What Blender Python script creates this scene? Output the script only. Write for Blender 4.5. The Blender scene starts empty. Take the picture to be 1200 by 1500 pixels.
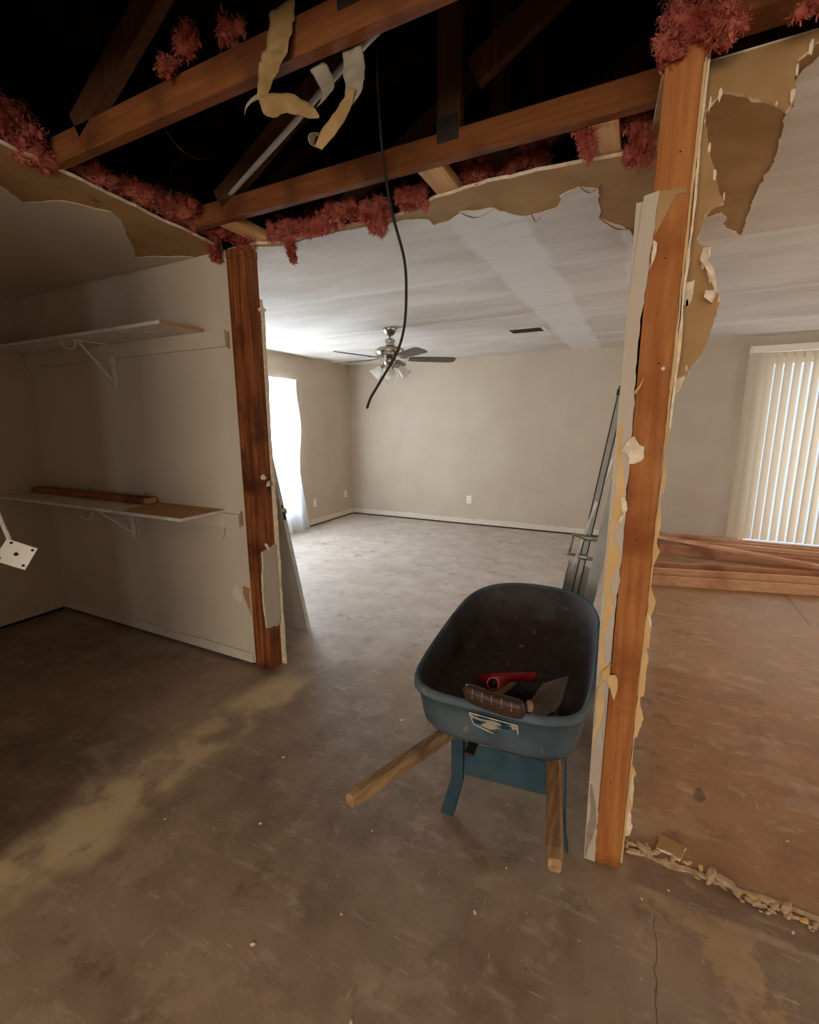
import bpy, bmesh, math, random
from mathutils import Vector, Matrix, noise as mnoise
from mathutils.geometry import delaunay_2d_cdt
R = math.radians
scene = bpy.context.scene
COL = scene.collection

# ------------------------------------------------------------------ camera
CAM_H = 1.52
cam_d = bpy.data.cameras.new('camera'); cam = bpy.data.objects.new('camera', cam_d); COL.objects.link(cam)
cam_d.sensor_fit = 'HORIZONTAL'; cam_d.sensor_width = 36.0; cam_d.lens = 674.66 / 1200 * 36.0
cam_d.clip_start = 0.02; cam_d.clip_end = 200
PITCH, YAW, ROLL = R(10.939), R(26.514), R(-0.276)
fw = Vector((-math.sin(YAW) * math.cos(PITCH), math.cos(YAW) * math.cos(PITCH), -math.sin(PITCH)))
rt = Vector((math.cos(YAW), math.sin(YAW), 0)); up = rt.cross(fw)
rt2 = math.cos(ROLL) * rt + math.sin(ROLL) * up; up2 = -math.sin(ROLL) * rt + math.cos(ROLL) * up
cam.matrix_world = Matrix(((rt2.x, up2.x, -fw.x, 0), (rt2.y, up2.y, -fw.y, 0), (rt2.z, up2.z, -fw.z, CAM_H), (0, 0, 0, 1)))
scene.camera = cam

# ------------------------------------------------------------------ world, lights, exposure
w = bpy.data.worlds.new('world'); scene.world = w; w.use_nodes = True
bg = w.node_tree.nodes['Background']; bg.inputs['Color'].default_value = (0.62, 0.78, 1.0, 1); bg.inputs['Strength'].default_value = 1.2
vs = scene.view_settings
vs.view_transform = 'Standard'; vs.look = 'None'; vs.exposure = 0.0; vs.gamma = 1.0; vs.use_curve_mapping = False

def area_light(name, loc, rot, sx, sy, energy, color, spread=180):
    d = bpy.data.lights.new(name, 'AREA'); d.shape = 'RECTANGLE'; d.size = sx; d.size_y = sy
    d.energy = energy; d.color = color; d.spread = R(spread)
    o = bpy.data.objects.new(name, d); COL.objects.link(o); o.location = loc; o.rotation_euler = rot
    return o
# daylight standing outside each window (area lights shine along their local -Z)
area_light('daylight_side_window', (-4.52, 4.25, 1.36), (0, R(-90), 0), 0.95, 1.75, 215, (0.86, 0.93, 1.0))
area_light('daylight_side_window_low', (-4.52, 4.25, 0.58), (0, R(-90), 0), 0.62, 1.75, 16, (0.60, 0.82, 1.0))
area_light('daylight_patio_door', (2.10, 6.95, 1.15), (R(-90), 0, 0), 2.0, 2.1, 58, (1.0, 0.96, 0.88))
area_light('daylight_rear_window', (-0.20, -3.30, 1.45), (R(90), 0, 0), 1.9, 1.3, 100, (1.0, 0.86, 0.71))
area_light('daylight_rear_sidelight', (1.70, -3.30, 1.30), (R(90), 0, 0), 0.60, 1.6, 44, (0.92, 0.95, 1.0))
area_light('closet_fill_light', (-3.50, 0.10, 1.0), (R(90), 0, 0), 0.85, 1.9, 1.2, (1.0, 0.80, 0.62))  # added fill to lift the dark left side of the closet
area_light('added_warm_light_right', (3.70, 3.20, 1.45), (0, R(90), 0), 1.3, 1.7, 50, (1.0, 0.76, 0.50))  # unseen source added to warm the right room

# ------------------------------------------------------------------ materials
MATS = {}
def nt(m):
    m.use_nodes = True
    return m.node_tree.nodes, m.node_tree.links
def srgb(r, g, b):
    f = lambda c: (c / 255 / 12.92) if c / 255 <= 0.04045 else ((c / 255 + 0.055) / 1.055) ** 2.4
    return (f(r), f(g), f(b), 1)
def mat(name, c1, c2=None, scale=8, rough=0.8, metal=0.0, bump=0.0, bscale=None, stretch=None, detail=6, lo=0.35, hi=0.65, spec=0.3, trans=None, c3=None, s3=2.0, coord='Object'):
    """noise-mixed principled material; stretch = per-axis scale of the texture space"""
    m = bpy.data.materials.new(name); N, L = nt(m)
    p = N['Principled BSDF']; p.inputs['Roughness'].default_value = rough; p.inputs['Metallic'].default_value = metal
    p.inputs['Specular IOR Level'].default_value = spec
    tc = N.new('ShaderNodeTexCoord'); mp = N.new('ShaderNodeMapping'); L.new(tc.outputs[coord], mp.inputs['Vector'])
    mp.inputs['Scale'].default_value = stretch or (1, 1, 1)
    if c2 is None:
        p.inputs['Base Color'].default_value = c1
    else:
        n = N.new('ShaderNodeTexNoise'); n.inputs['Scale'].default_value = scale; n.inputs['Detail'].default_value = detail
        L.new(mp.outputs['Vector'], n.inputs['Vector'])
        r = N.new('ShaderNodeValToRGB'); r.color_ramp.elements[0].position = lo; r.color_ramp.elements[1].position = hi
        r.color_ramp.elements[0].color = c1; r.color_ramp.elements[1].color = c2
        L.new(n.outputs['Fac'], r.inputs['Fac']); out = r.outputs['Color']
        if c3 is not None:
            n3 = N.new('ShaderNodeTexNoise'); n3.inputs['Scale'].default_value = s3; n3.inputs['Detail'].default_value = 8
            L.new(tc.outputs[coord], n3.inputs['Vector'])
            r3 = N.new('ShaderNodeValToRGB'); r3.color_ramp.elements[0].position = 0.5; r3.color_ramp.elements[1].position = 0.62
            L.new(n3.outputs['Fac'], r3.inputs['Fac'])
            mx = N.new('ShaderNodeMix'); mx.data_type = 'RGBA'; L.new(r3.outputs['Color'], mx.inputs['Factor'])
            L.new(out, mx.inputs['A']); mx.inputs['B'].default_value = c3; out = mx.outputs['Result']
        L.new(out, p.inputs['Base Color'])
    if bump:
        nb = N.new('ShaderNodeTexNoise'); nb.inputs['Scale'].default_value = bscale or scale; nb.inputs['Detail'].default_value = 8
        L.new(mp.outputs['Vector'], nb.inputs['Vector'])
        b = N.new('ShaderNodeBump'); b.inputs['Strength'].default_value = bump; b.inputs['Distance'].default_value = 0.02
        L.new(nb.outputs['Fac'], b.inputs['Height']); L.new(b.outputs['Normal'], p.inputs['Normal'])
    if trans:
        t = N.new('ShaderNodeBsdfTranslucent'); t.inputs['Color'].default_value = trans[0]
        mx = N.new('ShaderNodeMixShader'); mx.inputs[0].default_value = trans[1]
        L.new(p.outputs[0], mx.inputs[1]); L.new(t.outputs[0], mx.inputs[2]); L.new(mx.outputs[0], N['Material Output'].inputs['Surface'])
    MATS[name] = m
    return m
def wood(name, c1, c2, axis, c3=None, rough=0.75):
    st = [60, 60, 60]; st['xyz'.index(axis)] = 3.0
    m = mat(name, c1, c2, scale=1.0, rough=rough, bump=0.12, bscale=1.4, stretch=tuple(st), lo=0.3, hi=0.7, spec=0.2, c3=c3, s3=3.0)
    return m

wall_m = mat('greige_paint', srgb(186, 171, 151), srgb(192, 178, 159), scale=2.5, rough=0.7, bump=0.05, bscale=90)
closet_m = mat('closet_paint', srgb(206, 191, 168), srgb(212, 198, 177), scale=2.0, rough=0.65, bump=0.05, bscale=70)
white_m = mat('white_paint', srgb(226, 221, 210), srgb(208, 200, 186), scale=14, rough=0.6, bump=0.03)
dirtywhite_m = mat('scraped_white', srgb(216, 206, 188), srgb(184, 168, 146), scale=40, rough=0.8, bump=0.1, lo=0.45, hi=0.95)
gypsum_m = mat('gypsum', srgb(238, 222, 196), srgb(214, 192, 160), scale=40, rough=0.95, bump=0.25, bscale=120)
kraft_m = mat('brown_board_paper', srgb(158, 122, 78), srgb(174, 140, 94), scale=6, rough=0.9, bump=0.05, bscale=60)
kraftdark_m = mat('old_board_paper', srgb(120, 88, 52), srgb(136, 102, 62), scale=6, rough=0.9, bump=0.05, bscale=60)
void_m = mat('dark_gap', srgb(40, 28, 20), srgb(58, 40, 28), scale=20, rough=1.0)
stud_m = wood('stud_wood', srgb(150, 88, 42), srgb(182, 120, 66), 'z', srgb(134, 75, 34))
oldstud_m = wood('old_post_wood', srgb(92, 46, 22), srgb(160, 94, 50), 'z', srgb(80, 40, 20))
beam_m = wood('beam_wood', srgb(108, 62, 30), srgb(136, 82, 42), 'x', srgb(94, 52, 25))
web_m = wood('truss_web_wood', srgb(70, 44, 26), srgb(92, 58, 34), 'z')
block_m = wood('block_wood', srgb(200, 150, 98), srgb(222, 176, 122), 'y')
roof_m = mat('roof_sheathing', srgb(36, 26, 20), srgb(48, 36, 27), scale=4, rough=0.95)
lumber_m = wood('new_lumber', srgb(188, 142, 106), srgb(210, 166, 130), 'x', srgb(176, 126, 92))
lumber2_m = wood('new_lumber_red', srgb(166, 114, 82), srgb(192, 140, 106), 'x', srgb(150, 98, 70))
handle_m = wood('grey_handle_wood', srgb(128, 98, 66), srgb(176, 142, 104), 'y', srgb(104, 76, 50))
shelfraw_m = wood('raw_shelf_wood', srgb(176, 128, 84), srgb(206, 162, 116), 'x')
plank_m = wood('shelf_board_wood', srgb(150, 92, 48), srgb(186, 126, 74), 'x', srgb(128, 76, 40))
nickel_m = mat('brushed_nickel', srgb(150, 142, 130), srgb(176, 168, 156), scale=20, rough=0.25, metal=1.0)
steel_m = mat('grey_steel', srgb(150, 148, 142), srgb(172, 170, 164), scale=30, rough=0.4, metal=0.7)
palemetal_m = mat('pale_metal', srgb(178, 182, 178), srgb(196, 198, 192), scale=10, rough=0.5, metal=0.0)
black_m = mat('black_rubber', srgb(26, 24, 22), srgb(38, 34, 31), scale=30, rough=0.6)
darkmetal_m = mat('dark_metal', srgb(52, 46, 40), srgb(70, 60, 50), scale=30, rough=0.5, metal=0.4)
blade_m = mat('fan_blade_wood', srgb(70, 60, 54), srgb(92, 80, 72), scale=1.0, rough=0.45, stretch=(8, 60, 60))
glass_shade_m = mat('frosted_glass', srgb(236, 232, 222), None, rough=0.35, trans=((0.9, 0.88, 0.84, 1), 0.5))
plastic_m = mat('white_plastic', srgb(236, 231, 220), None, rough=0.4)
red_m = mat('red_plastic', srgb(150, 22, 30), srgb(176, 34, 42), scale=20, rough=0.4)
brush_m = mat('dark_brown_plastic', srgb(52, 36, 27), srgb(66, 47, 36), scale=20, rough=0.45)
scrap_m = mat('grey_scrap', srgb(108, 94, 84), srgb(126, 112, 102), scale=14, rough=0.9)
tray_m = mat('blue_grey_tray', srgb(74, 94, 104), srgb(98, 116, 122), scale=6, rough=0.55, bump=0.06, bscale=40, c3=srgb(112, 104, 92), s3=9)
frame_m = mat('teal_steel', srgb(40, 64, 74), srgb(52, 78, 88), scale=12, rough=0.5, bump=0.05, c3=srgb(58, 76, 82), s3=14)
sticker_m = mat('worn_sticker', srgb(216, 202, 176), srgb(40, 84, 98), scale=16, rough=0.6, lo=0.47, hi=0.52, stretch=(1, 1, 2.5))
label_edge_m = mat('sticker_border', srgb(214, 208, 196), srgb(150, 160, 160), scale=60, rough=0.6)
paper_m = mat('kraft_paper', srgb(150, 120, 74), srgb(182, 150, 100), scale=14, rough=0.85, bump=0.2, bscale=30, trans=((0.5, 0.34, 0.16, 1), 0.15))
tape_m = mat('grey_paper', srgb(150, 140, 118), srgb(172, 162, 140), scale=12, rough=0.85, trans=((0.4, 0.36, 0.28, 1), 0.15))
door_m = mat('door_paint', srgb(196, 186, 172), srgb(204, 195, 182), scale=5, rough=0.6)
pipe_m = mat('grey_conduit', srgb(170, 166, 158), srgb(188, 184, 176), scale=12, rough=0.5)
glass_m = None

def glassmat():
    m = bpy.data.materials.new('window_glass'); N, L = nt(m)
    p = N['Principled BSDF']
    t = N.new('ShaderNodeBsdfTransparent'); g = N.new('ShaderNodeBsdfGlossy'); g.inputs['Roughness'].default_value = 0.02
    mx = N.new('ShaderNodeMixShader'); mx.inputs[0].default_value = 0.06
    L.new(t.outputs[0], mx.inputs[1]); L.new(g.outputs[0], mx.inputs[2]); L.new(mx.outputs[0], N['Material Output'].inputs['Surface'])
    return m
glass_m = glassmat()
def sheer(name, col, tcol, tr, thru):
    m = bpy.data.materials.new(name); N, L = nt(m)
    d = N['Principled BSDF']; d.inputs['Base Color'].default_value = col; d.inputs['Roughness'].default_value = 0.9
    t = N.new('ShaderNodeBsdfTranslucent'); t.inputs['Color'].default_value = tcol
    x = N.new('ShaderNodeBsdfTransparent')
    a = N.new('ShaderNodeMixShader'); a.inputs[0].default_value = tr; L.new(d.outputs[0], a.inputs[1]); L.new(t.outputs[0], a.inputs[2])
    b = N.new('ShaderNodeMixShader'); b.inputs[0].default_value = thru; L.new(a.outputs[0], b.inputs[1]); L.new(x.outputs[0], b.inputs[2])
    L.new(b.outputs[0], N['Material Output'].inputs['Surface'])
    return m
curtain_m = sheer('sheer_curtain', srgb(236, 238, 240), (0.90, 0.95, 1.0, 1), 0.55, 0.10)
slat_m = sheer('vinyl_slat', srgb(206, 196, 178), (0.82, 0.76, 0.66, 1), 0.10, 0.0)

def pinkmat():
    m = bpy.data.materials.new('pink_fibreglass'); N, L = nt(m)
    p = N['Principled BSDF']; p.inputs['Roughness'].default_value = 1.0; p.inputs['Specular IOR Level'].default_value = 0.05
    tc = N.new('ShaderNodeTexCoord'); n = N.new('ShaderNodeTexNoise'); n.inputs['Scale'].default_value = 14; n.inputs['Detail'].default_value = 6
    L.new(tc.outputs['Object'], n.inputs['Vector'])
    r = N.new('ShaderNodeValToRGB'); e = r.color_ramp.elements
    e[0].position = 0.3; e[0].color = srgb(140, 58, 48); e[1].position = 0.68; e[1].color = srgb(202, 122, 102)
    L.new(n.outputs['Fac'], r.inputs['Fac']); L.new(r.outputs['Color'], p.inputs['Base Color'])
    t = N.new('ShaderNodeBsdfTranslucent'); t.inputs['Color'].default_value = (0.75, 0.26, 0.2, 1)
    mx = N.new('ShaderNodeMixShader'); mx.inputs[0].default_value = 0.3
    L.new(p.outputs[0], mx.inputs[1]); L.new(t.outputs[0], mx.inputs[2]); L.new(mx.outputs[0], N['Material Output'].inputs['Surface'])
    return m
pink_m = pinkmat()

# node helper for the two big position-driven surfaces
class G:
    def __init__(s, m): s.N, s.L = nt(m); s.p = s.N['Principled BSDF']
    def pos(s):
        g = s.N.new('ShaderNodeNewGeometry'); x = s.N.new('ShaderNodeSeparateXYZ'); s.L.new(g.outputs['Position'], x.inputs[0])
        s.P = g.outputs['Position']; return x.outputs['X'], x.outputs['Y']
    def noise(s, scale, detail=6, st=None, off=(0, 0, 0), rough=0.6):
        mp = s.N.new('ShaderNodeMapping'); s.L.new(s.P, mp.inputs['Vector']); mp.inputs['Scale'].default_value = st or (1, 1, 1); mp.inputs['Location'].default_value = off
        n = s.N.new('ShaderNodeTexNoise'); n.inputs['Scale'].default_value = scale; n.inputs['Detail'].default_value = detail; n.inputs['Roughness'].default_value = rough
        s.L.new(mp.outputs['Vector'], n.inputs['Vector']); return n.outputs['Fac']
    def m(s, op, a, b=0.0, c=0.0):
        n = s.N.new('ShaderNodeMath'); n.operation = op
        for i, v in enumerate((a, b, c)):
            if isinstance(v, (int, float)): n.inputs[i].default_value = v
            else: s.L.new(v, n.inputs[i])
        return n.outputs[0]
    def step(s, v, a, b):
        n = s.N.new('ShaderNodeMapRange'); n.interpolation_type = 'SMOOTHSTEP'
        s.L.new(v, n.inputs['Value']); n.inputs['From Min'].default_value = a; n.inputs['From Max'].default_value = b
        return n.outputs[0]
    def mix(s, f, a, b):
        n = s.N.new('ShaderNodeMix'); n.data_type = 'RGBA'
        if isinstance(f, (int, float)): n.inputs['Factor'].default_value = f
        else: s.L.new(f, n.inputs['Factor'])
        for k, v in (('A', a), ('B', b)):
            if isinstance(v, tuple): n.inputs[k].default_value = v
            else: s.L.new(v, n.inputs[k])
        return n.outputs['Result']
    def bump(s, h, strength, dist=0.01):
        b = s.N.new('ShaderNodeBump'); b.inputs['Strength'].default_value = strength; b.inputs['Distance'].default_value = dist
        s.L.new(h, b.inputs['Height']); s.L.new(b.outputs['Normal'], s.p.inputs['Normal'])

def floormat():
    m = bpy.data.materials.new('bare_concrete'); g = G(m); x, y = g.pos()
    big = g.noise(1.1, 5); mid = g.noise(4.5, 8, rough=0.7); fine = g.noise(32, 6); cloud = g.noise(0.7, 4, off=(3, 7, 0))
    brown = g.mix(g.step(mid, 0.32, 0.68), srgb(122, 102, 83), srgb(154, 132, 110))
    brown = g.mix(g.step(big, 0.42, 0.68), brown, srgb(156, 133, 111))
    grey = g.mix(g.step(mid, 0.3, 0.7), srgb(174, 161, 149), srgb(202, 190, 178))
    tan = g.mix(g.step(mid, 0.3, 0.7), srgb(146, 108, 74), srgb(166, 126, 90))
    # far-room window light painted as paler grey, right-room warm light as tan; brown near dust
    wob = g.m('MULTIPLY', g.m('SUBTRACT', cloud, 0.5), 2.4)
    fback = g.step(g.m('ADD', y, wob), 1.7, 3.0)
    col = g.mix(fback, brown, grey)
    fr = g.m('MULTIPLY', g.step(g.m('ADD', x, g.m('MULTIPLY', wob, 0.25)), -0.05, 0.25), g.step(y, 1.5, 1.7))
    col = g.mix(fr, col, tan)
    # plaster dust along the removed wall line at x = -1.78
    dx = g.m('ABSOLUTE', g.m('ADD', g.m('ADD', x, 1.80), g.m('MULTIPLY', g.m('SUBTRACT', g.noise(3.0, 3, off=(1, 2, 3)), 0.5), 0.35)))
    dust = g.m('MULTIPLY', g.step(dx, 0.20, 0.06), g.m('MULTIPLY', g.step(y, 2.08, 1.9), g.step(g.noise(2.6, 5, off=(9, 1, 0)), 0.36, 0.52)))
    col = g.mix(g.m('MULTIPLY', dust, 0.9), col, srgb(206, 184, 146))
    # strip where the bottom plate of the removed wall stood, with a pale mortar line
    tr_ = g.m('MULTIPLY', g.step(g.m('ABSOLUTE', g.m('SUBTRACT', y, 1.535)), .058, .048), g.step(x, .06, .10))
    col = g.mix(g.m('MULTIPLY', tr_, 0.45), col, srgb(112, 82, 60))
    ml = g.m('MULTIPLY', g.m('MULTIPLY', g.step(g.m('ABSOLUTE', g.m('SUBTRACT', g.m('ADD', y, g.m('MULTIPLY', g.noise(6, 4), .05)), 1.490)), .020, .008), g.step(x, .08, .14)), g.step(g.noise(9, 5, off=(2, 2, 0)), .42, .56))
    col = g.mix(g.m('MULTIPLY', ml, 0.5), col, srgb(176, 148, 112))
    # a gouge, a crack and a saw cut in the slab
    hd = g.m('SQRT', g.m('ADD', g.m('POWER', g.m('MULTIPLY', g.m('SUBTRACT', x, .333), 1.0), 2.0), g.m('POWER', g.m('MULTIPLY', g.m('SUBTRACT', y, 2.012), .55), 2.0)))
    gouge = g.step(g.m('ADD', hd, g.m('MULTIPLY', g.noise(30, 4), .03)), .044, .030)
    ck = g.m('MULTIPLY', g.step(g.m('ABSOLUTE', g.m('SUBTRACT', g.m('ADD', x, g.m('MULTIPLY', g.noise(12, 4, off=(6, 0, 0)), .03)), .172)), .0026, .001), g.m('MULTIPLY', g.step(y, 1.06, 1.1), g.step(y, 1.42, 1.38)))
    cut = g.m('MULTIPLY', g.step(g.m('ABSOLUTE', g.m('SUBTRACT', x, 1.258)), .010, .006), g.m('MULTIPLY', g.step(y, 4.2, 4.3), g.step(y, 6.0, 5.9)))
    marks = g.m('MAXIMUM', gouge, g.m('MAXIMUM', ck, cut))
    # pale compound patches near the front right
    pp = g.m('MULTIPLY', g.step(g.noise(2.1, 7, off=(4, 4, 0), rough=0.65), 0.56, 0.60), g.m('MULTIPLY', g.step(x, 0.02, 0.2), g.step(y, 1.5, 1.4)))
    col = g.mix(g.m('MULTIPLY', pp, 0.75), col, srgb(178, 150, 112))
    lp = g.step(g.noise(3.2, 7, off=(2, 8, 0), rough=0.62), 0.575, 0.60)
    col = g.mix(g.m('MULTIPLY', lp, 0.34), col, srgb(178, 154, 130))
    lp2 = g.step(g.noise(7.5, 8, off=(7, 3, 0), rough=0.68), 0.60, 0.625)
    col = g.mix(g.m('MULTIPLY', lp2, 0.30), col, srgb(190, 168, 142))
    red = g.step(g.noise(2.4, 6, off=(5, 9, 0), rough=0.6), 0.54, 0.66)
    col = g.mix(g.m('MULTIPLY', red, 0.18), col, srgb(128, 84, 64))
    dk = g.step(g.noise(4.6, 8, off=(11, 2, 0), rough=0.72), 0.56, 0.68)
    col = g.mix(g.m('MULTIPLY', dk, 0.48), col, srgb(84, 62, 47))
    # trowel marks, scuffs and scratches
    tw = g.step(g.noise(5, 5, st=(1, 3.5, 1), off=(1, 6, 0), rough=0.7), 0.55, 0.66)
    col = g.mix(g.m('MULTIPLY', tw, 0.22), col, srgb(206, 192, 176))
    for st_, of_ in (((1, 14, 1), (5, 0, 0)), ((14, 1.4, 1), (0, 3, 0)), ((3, 9, 1), (8, 1, 0))):
        sc_ = g.step(g.noise(5, 3, st=st_, off=of_), 0.69, 0.73)
        col = g.mix(g.m('MULTIPLY', sc_, 0.42), col, srgb(212, 198, 178))
    sp = g.step(g.noise(55, 3), 0.69, 0.74)
    col = g.mix(g.m('MULTIPLY', sp, 0.5), col, srgb(212, 198, 176))
    sd = g.step(g.noise(38, 4, off=(3, 3, 0)), 0.67, 0.73)
    col = g.mix(g.m('MULTIPLY', sd, 0.4), col, srgb(70, 52, 40))
    col = g.mix(g.m('MULTIPLY', marks, 0.6), col, srgb(52, 36, 26))
    g.L.new(col, g.p.inputs['Base Color'])
    rg = g.m('ADD', g.m('MULTIPLY', mid, 0.35), 0.36); g.L.new(rg, g.p.inputs['Roughness'])
    g.p.inputs['Specular IOR Level'].default_value = 0.4
    g.bump(g.m('ADD', g.m('MULTIPLY', fine, 0.3), mid), 0.18, 0.012)
    return m
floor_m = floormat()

def ceilmat():
    m = bpy.data.materials.new('patched_ceiling_paint'); g = G(m); x, y = g.pos()
    col = g.mix(g.step(g.noise(2.2, 6, st=(0.5, 1.6, 1)), 0.35, 0.7), srgb(204, 196, 186), srgb(224, 219, 211))
    wob = g.m('MULTIPLY', g.m('SUBTRACT', g.noise(3, 3), 0.5), 0.10)
    xx = g.m('ADD', x, wob); yy = g.m('ADD', y, wob)
    # skimmed joints: long bands of fresh compound along the board seams
    b1 = g.m('MULTIPLY', g.step(g.m('ABSOLUTE', g.m('ADD', xx, 0.72)), 0.20, 0.15), 1.0)
    b2 = g.step(g.m('ABSOLUTE', g.m('ADD', xx, 0.02)), 0.16, 0.12)
    fr = g.m('ABSOLUTE', g.m('SUBTRACT', g.m('FRACT', g.m('MULTIPLY', yy, 0.82)), 0.5)); b3 = g.m('MULTIPLY', g.step(fr, 0.035, 0.015), 0.7)
    band = g.m('MAXIMUM', g.m('MAXIMUM', b1, b2), b3)
    col = g.mix(g.m('MULTIPLY', band, 0.75), col, srgb(232, 232, 230))
    tr = g.step(g.noise(4, 5, st=(0.6, 5, 1), off=(2, 0, 0)), 0.58, 0.68)
    col = g.mix(g.m('MULTIPLY', tr, 0.28), col, srgb(178, 168, 156))
    g.L.new(col, g.p.inputs['Base Color']); g.p.inputs['Roughness'].default_value = 0.85
    g.bump(g.noise(7, 6, st=(1, 2.5, 1)), 0.25, 0.01)
    return m
ceil_m = ceilmat()

# ------------------------------------------------------------------ object helpers
def world_loc(o):
    v = Vector((0, 0, 0))
    while o: v += o.location; o = o.parent
    return v
def link(name, me, m=None, parent=None, smooth=False, origin=None):
    """mesh in world coordinates -> object; parent must be unrotated"""
    o = bpy.data.objects.new(name, me); COL.objects.link(o)
    base = Vector(origin) if origin is not None else None
    if base is None:
        if parent is None:
            xs = [v.co for v in me.vertices]
            if xs: base = Vector(((min(v.x for v in xs) + max(v.x for v in xs)) / 2, (min(v.y for v in xs) + max(v.y for v in xs)) / 2, min(v.z for v in xs)))
            else: base = Vector((0, 0, 0))
        else: base = world_loc(parent)
    me.transform(Matrix.Translation(-base))
    if parent is not None:
        o.parent = parent; o.location = base - world_loc(parent)
    else: o.location = base
    if m is not None:
        for k in (m if isinstance(m, (list, tuple)) else [m]): me.materials.append(k)
    if smooth:
        for p in me.polygons: p.use_smooth = True
    return o
def tag(o, label=None, cat=None, group=None, kind=None):
    if label: o['label'] = label
    if cat: o['category'] = cat
    if group: o['group'] = group
    if kind: o['kind'] = kind
    return o
def thing(name, label, cat, loc, group=None):
    o = bpy.data.objects.new(name, None); o.empty_display_size = 0.05; COL.objects.link(o); o.location = loc
    return tag(o, label, cat, group)
def bm_to(name, bm, m, parent=None, smooth=False, origin=None):
    me = bpy.data.meshes.new(name); bmesh.ops.recalc_face_normals(bm, faces=bm.faces); bm.to_mesh(me); bm.free()
    return link(name, me, m, parent, smooth, origin)
def bx(bm, x0, x1, y0, y1, z0, z1, mi=0):
    vs_ = [bm.verts.new((x, y, z)) for x in (x0, x1) for y in (y0, y1) for z in (z0, z1)]
    for f in ((0, 1, 3, 2), (4, 6, 7, 5), (0, 4, 5, 1), (2, 3, 7, 6), (0, 2, 6, 4), (1, 5, 7, 3)):
        bm.faces.new([vs_[i] for i in f]).material_index = mi
    return vs_
def box(name, x0, x1, y0, y1, z0, z1, m, parent=None, bevel=0.0, origin=None):
    bm = bmesh.new(); bx(bm, x0, x1, y0, y1, z0, z1)
    if bevel: bmesh.ops.bevel(bm, geom=bm.edges[:], offset=bevel, segments=2, affect='EDGES', profile=0.5)
    return bm_to(name, bm, m, parent, origin=origin)
def frame_from(d, upv=(0, 0, 1)):
    d = Vector(d).normalized(); u = Vector(upv)
    s = d.cross(u)
    if s.length < 1e-4: s = d.cross(Vector((0, 1, 0)))
    s.normalize(); return d, s, s.cross(d).normalized()
def bar_bm(bm, p0, p1, wd, ht, upv=(0, 0, 1), taper=1.0):
    p0, p1 = Vector(p0), Vector(p1); d, s, u = frame_from(p1 - p0, upv); V = []
    for p, k in ((p0, 1.0), (p1, taper)):
        for a, b in ((-1, -1), (1, -1), (1, 1), (-1, 1)): V.append(bm.verts.new(p + s * a * wd / 2 * k + u * b * ht / 2 * k))
    for f in ((3, 2, 1, 0), (4, 5, 6, 7), (0, 1, 5, 4), (1, 2, 6, 5), (2, 3, 7, 6), (3, 0, 4, 7)): bm.faces.new([V[i] for i in f])
def bar(name, p0, p1, wd, ht, m, parent=None, upv=(0, 0, 1), bevel=0.0, taper=1.0):
    bm = bmesh.new(); bar_bm(bm, p0, p1, wd, ht, upv, taper)
    if bevel: bmesh.ops.bevel(bm, geom=bm.edges[:], offset=bevel, segments=2, affect='EDGES', profile=0.5)
    return bm_to(name, bm, m, parent)
def smooth_path(pts, n=8):
    P = [Vector(p) for p in pts]; out = []
    for i in range(len(P) - 1):
        a, b, c, d = P[max(i - 1, 0)], P[i], P[i + 1], P[min(i + 2, len(P) - 1)]
        for k in range(n):
            t = k / n
            out.append(0.5 * (2 * b + (c - a) * t + (2 * a - 5 * b + 4 * c - d) * t * t + (3 * b - a - 3 * c + d) * t ** 3))
    out.append(P[-1]); return out
def tube_bm(bm, pts, r, seg=10, cap=True):
    pts = [Vector(p) for p in pts]; rings = []; u = None
    for i, p in enumerate(pts):
        d = (pts[min(i + 1, len(pts) - 1)] - pts[max(i - 1, 0)]).normalized()
        if u is None:
            u = d.orthogonal().normalized()
        else:
            u = (u - d * u.dot(d)).normalized()
        s = d.cross(u); rr = r[i] if isinstance(r, (list, tuple)) else r
        rings.append([bm.verts.new(p + (u * math.cos(2 * math.pi * k / seg) + s * math.sin(2 * math.pi * k / seg)) * rr) for k in range(seg)])
    for a, b in zip(rings, rings[1:]):
        for k in range(seg): bm.faces.new((a[k], a[(k + 1) % seg], b[(k + 1) % seg], b[k]))
    if cap: bm.faces.new(rings[0][::-1]); bm.faces.new(rings[-1])
def tube(name, pts, r, m, parent=None, seg=10, cap=True):
    bm = bmesh.new(); tube_bm(bm, pts, r, seg, cap); return bm_to(name, bm, m, parent, smooth=True)
def lathe_bm(bm, prof, c, axis=(0, 0, 1), seg=24):
    c = Vector(c); d, s, u = frame_from(axis, (0.3, 1, 0.1)); rings = []
    for r, h in prof:
        rings.append([bm.verts.new(c + d * h + (s * math.cos(2 * math.pi * k / seg) + u * math.sin(2 * math.pi * k / seg)) * max(r, 1e-4)) for k in range(seg)])
    for a, b in zip(rings, rings[1:]):
        for k in range(seg): bm.faces.new((a[k], a[(k + 1) % seg], b[(k + 1) % seg], b[k]))
    bm.faces.new(rings[0][::-1]); bm.faces.new(rings[-1])
def lathe(name, prof, c, m, parent=None, axis=(0, 0, 1), seg=24):
    bm = bmesh.new(); lathe_bm(bm, prof, c, axis, seg); return bm_to(name, bm, m, parent, smooth=True)

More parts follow.
